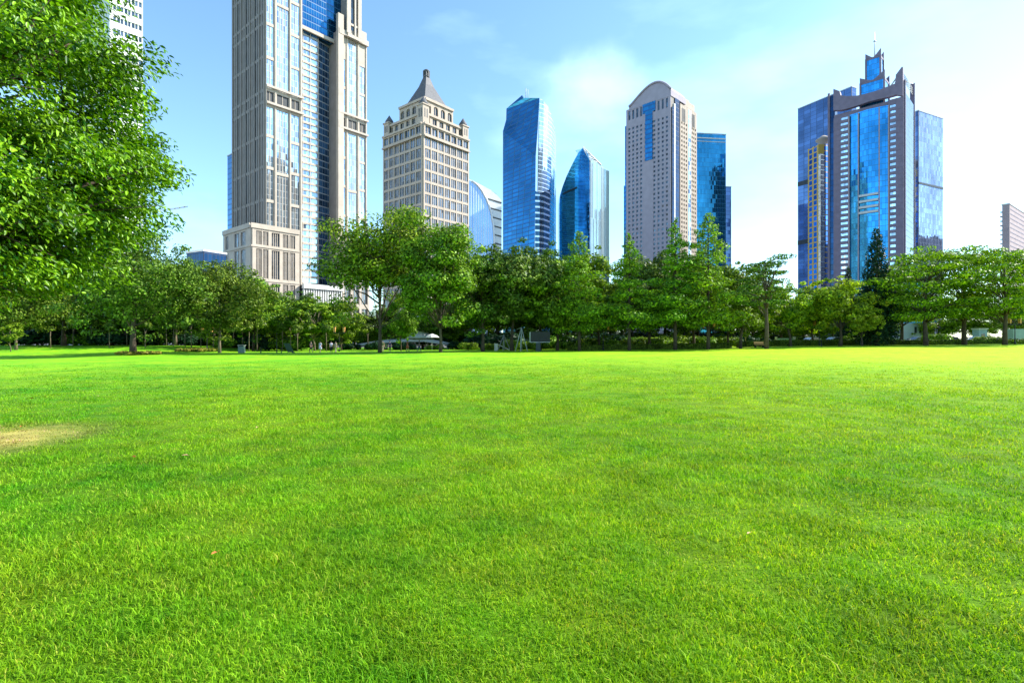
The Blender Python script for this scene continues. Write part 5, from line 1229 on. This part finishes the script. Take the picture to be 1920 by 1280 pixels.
# pale hall with awning
D = 130; r = empty('pale_hall', place(1722, D), R(-6), 'pale grey hall with a bright blue roof edge under the layered trees', 'building')
MB().box(-3.4, 3.6, 0, 8, -.5, 5.6).build('wall', solid('pale_blue_render', (.42, .46, .52), .7, .08, .5), r)
MB().box(-1.4, 3.9, -1.2, 8.2, 5.61, 6.1).build('roof', solid('cyan_sheet', (.05, .45, .75), .5, .1, 1), r)
for i in range(4): MB().box(-.9+i*1.05, -.4+i*1.05, -.06, -.01, 3.2, 4.7).build('window', M['carglass'], r)
MB().box(-2.6, 1.8, -.08, -.01, .3, 1.9).build('window', M['carglass'], r)
MB().box(-5.8, -3.41, .5, 3, .9, 2.2).build('side_annexe', M['white'], r)
# billboard: cyan field with red edges
D = 150; r = empty('billboard', (px2w(1706, D), D, 0), R(4), 'bright cyan billboard with red edges glimpsed through the layered tree', 'billboard')
MB().box(-3.6, 3.8, 0, .3, zat(550, D), zat(530, D)).build('panel', solid('cyan_panel', (.06, .42, .70), .5, .25, .4), r)
b = MB(); b.box(-3.6, 3.8, -.05, .35, zat(553, D), zat(550.2, D)); b.box(-2, 1.2, -.05, .35, zat(529.8, D), zat(528, D)); b.build('edge_strip', paint_red, r)
for s in (-2, 2): MB().box(s-.15, s+.15, .1, .25, 0, zat(553, D)).build('post', M['steel'], r)
# van at the right edge
r = empty('parked_van', place(1909, 100), R(4), 'blue grey box van at the right edge behind the lantern post', 'van', None)
MB().box(-2.0, 1.4, -1, 1, .45, 2.7).build('cargo_box', bg_, r)
b = MB(); b.loft([[(1.41, s_, .45), (3.0, s_, .45), (3.0, s_, 1.2), (2.4, s_, 2.1), (1.41, s_, 2.2)] for s_ in (-.95, .95)]); b.build('cab', bg_, r)
MB().poly([(1.6, -.97, 1.3), (2.8, -.97, 1.3), (2.35, -.97, 1.95), (1.6, -.97, 2.0)], (0, -.02, 0)).build('side_window', M['carglass'], r)
for sx in (-1.2, 2.2):
    for s_ in (-1, 1):
        b = MB(); b.loft([[(sx+.38*math.cos(t_), y_, .38+.38*math.sin(t_)) for t_ in [2*math.pi*k_/16 for k_ in range(16)]] for y_ in (s_*.75, s_*.98)]); b.build('wheel', M['rubber'], r)
# pointed white pavilion roof far right
D = 140; r = empty('pointed_pavilion', place(1892, D), 0, 'pale green pointed pavilion roof glimpsed behind the rightmost trunk', 'pavilion')
zb_, zt_ = zat(600, D)-gzf(0, D), zat(578, D)
MB().lathe([(.15, zb_), (.75, zb_+.6), (.6, zb_+1.6), (.3, zt_-.4), (.03, zt_)], n=10).build('roof', solid('pale_jade', (.45, .58, .55), .5, .1, 1), r); MB().tube([(0, 0, -1), (0, 0, zb_)], .2, 8).build('column', M['concrete'], r)

# fallen leaves on the lawn
lm = [solid('dry_leaf_orange', (.45, .12, .03), .7, .2, 20), solid('dry_leaf_tan', (.5, .33, .16), .7, .2, 20)]
spots = [(30, 738, 0, 'rust fallen leaf farthest left on the lawn'), (60, 751, 0, 'rust fallen leaf just right of the farthest left one'), (40, 803, 0, 'rust fallen leaf above the dry patch'), (185, 745, 1, 'long pale fallen leaf on the left lawn'),
         (347, 860, 1, 'tan fallen leaf right of the dry patch'), (250, 862, 0, 'small rust fallen leaf beside the dry patch'), (402, 1049, 0, 'red orange fallen leaf lying lowest in the grass'), (675, 734, 1, 'pale fallen leaf below the airy tree'), (483, 806, 1, 'tan fallen leaf on the dark green grass right of the dry patch'), (1405, 1010, 1, 'tan fallen leaf in the right foreground grass')]
for px, py, mi_, lb in spots:
    d_ = CAMH*F/(py-640); x = px2w(px, d_); z_ = gzf(x, d_)+.05; s = (.02 if py > 1000 else .03)*(1+.03*d_)
    b = MB(); an = random.random()*6
    pts = [(-1.3, 0, 0), (-.5, .55, .25), (.4, .5, .2), (1.3, 0, .1), (.4, -.5, .3), (-.5, -.55, .35)]
    b.add([(s*(a_*math.cos(an)-c_*math.sin(an)), s*(a_*math.sin(an)+c_*math.cos(an)), s*e_*1.6) for a_, c_, e_ in pts]+[(0, 0, -.002)], [(0, 1, 2, 3), (0, 3, 4, 5)])
    b.tube([(s*-1.3*math.cos(an), s*-1.3*math.sin(an), 0), (s*-1.9*math.cos(an), s*-1.9*math.sin(an), .01)], .0015, 4)
    o = b.build('fallen_leaf', lm[mi_], None, label=lb, cat='fallen leaf', group='fallen leaves on the lawn'); o.location = (x, d_, z_)
for o in COL.objects:
    if '_H' in o: del o['_H']
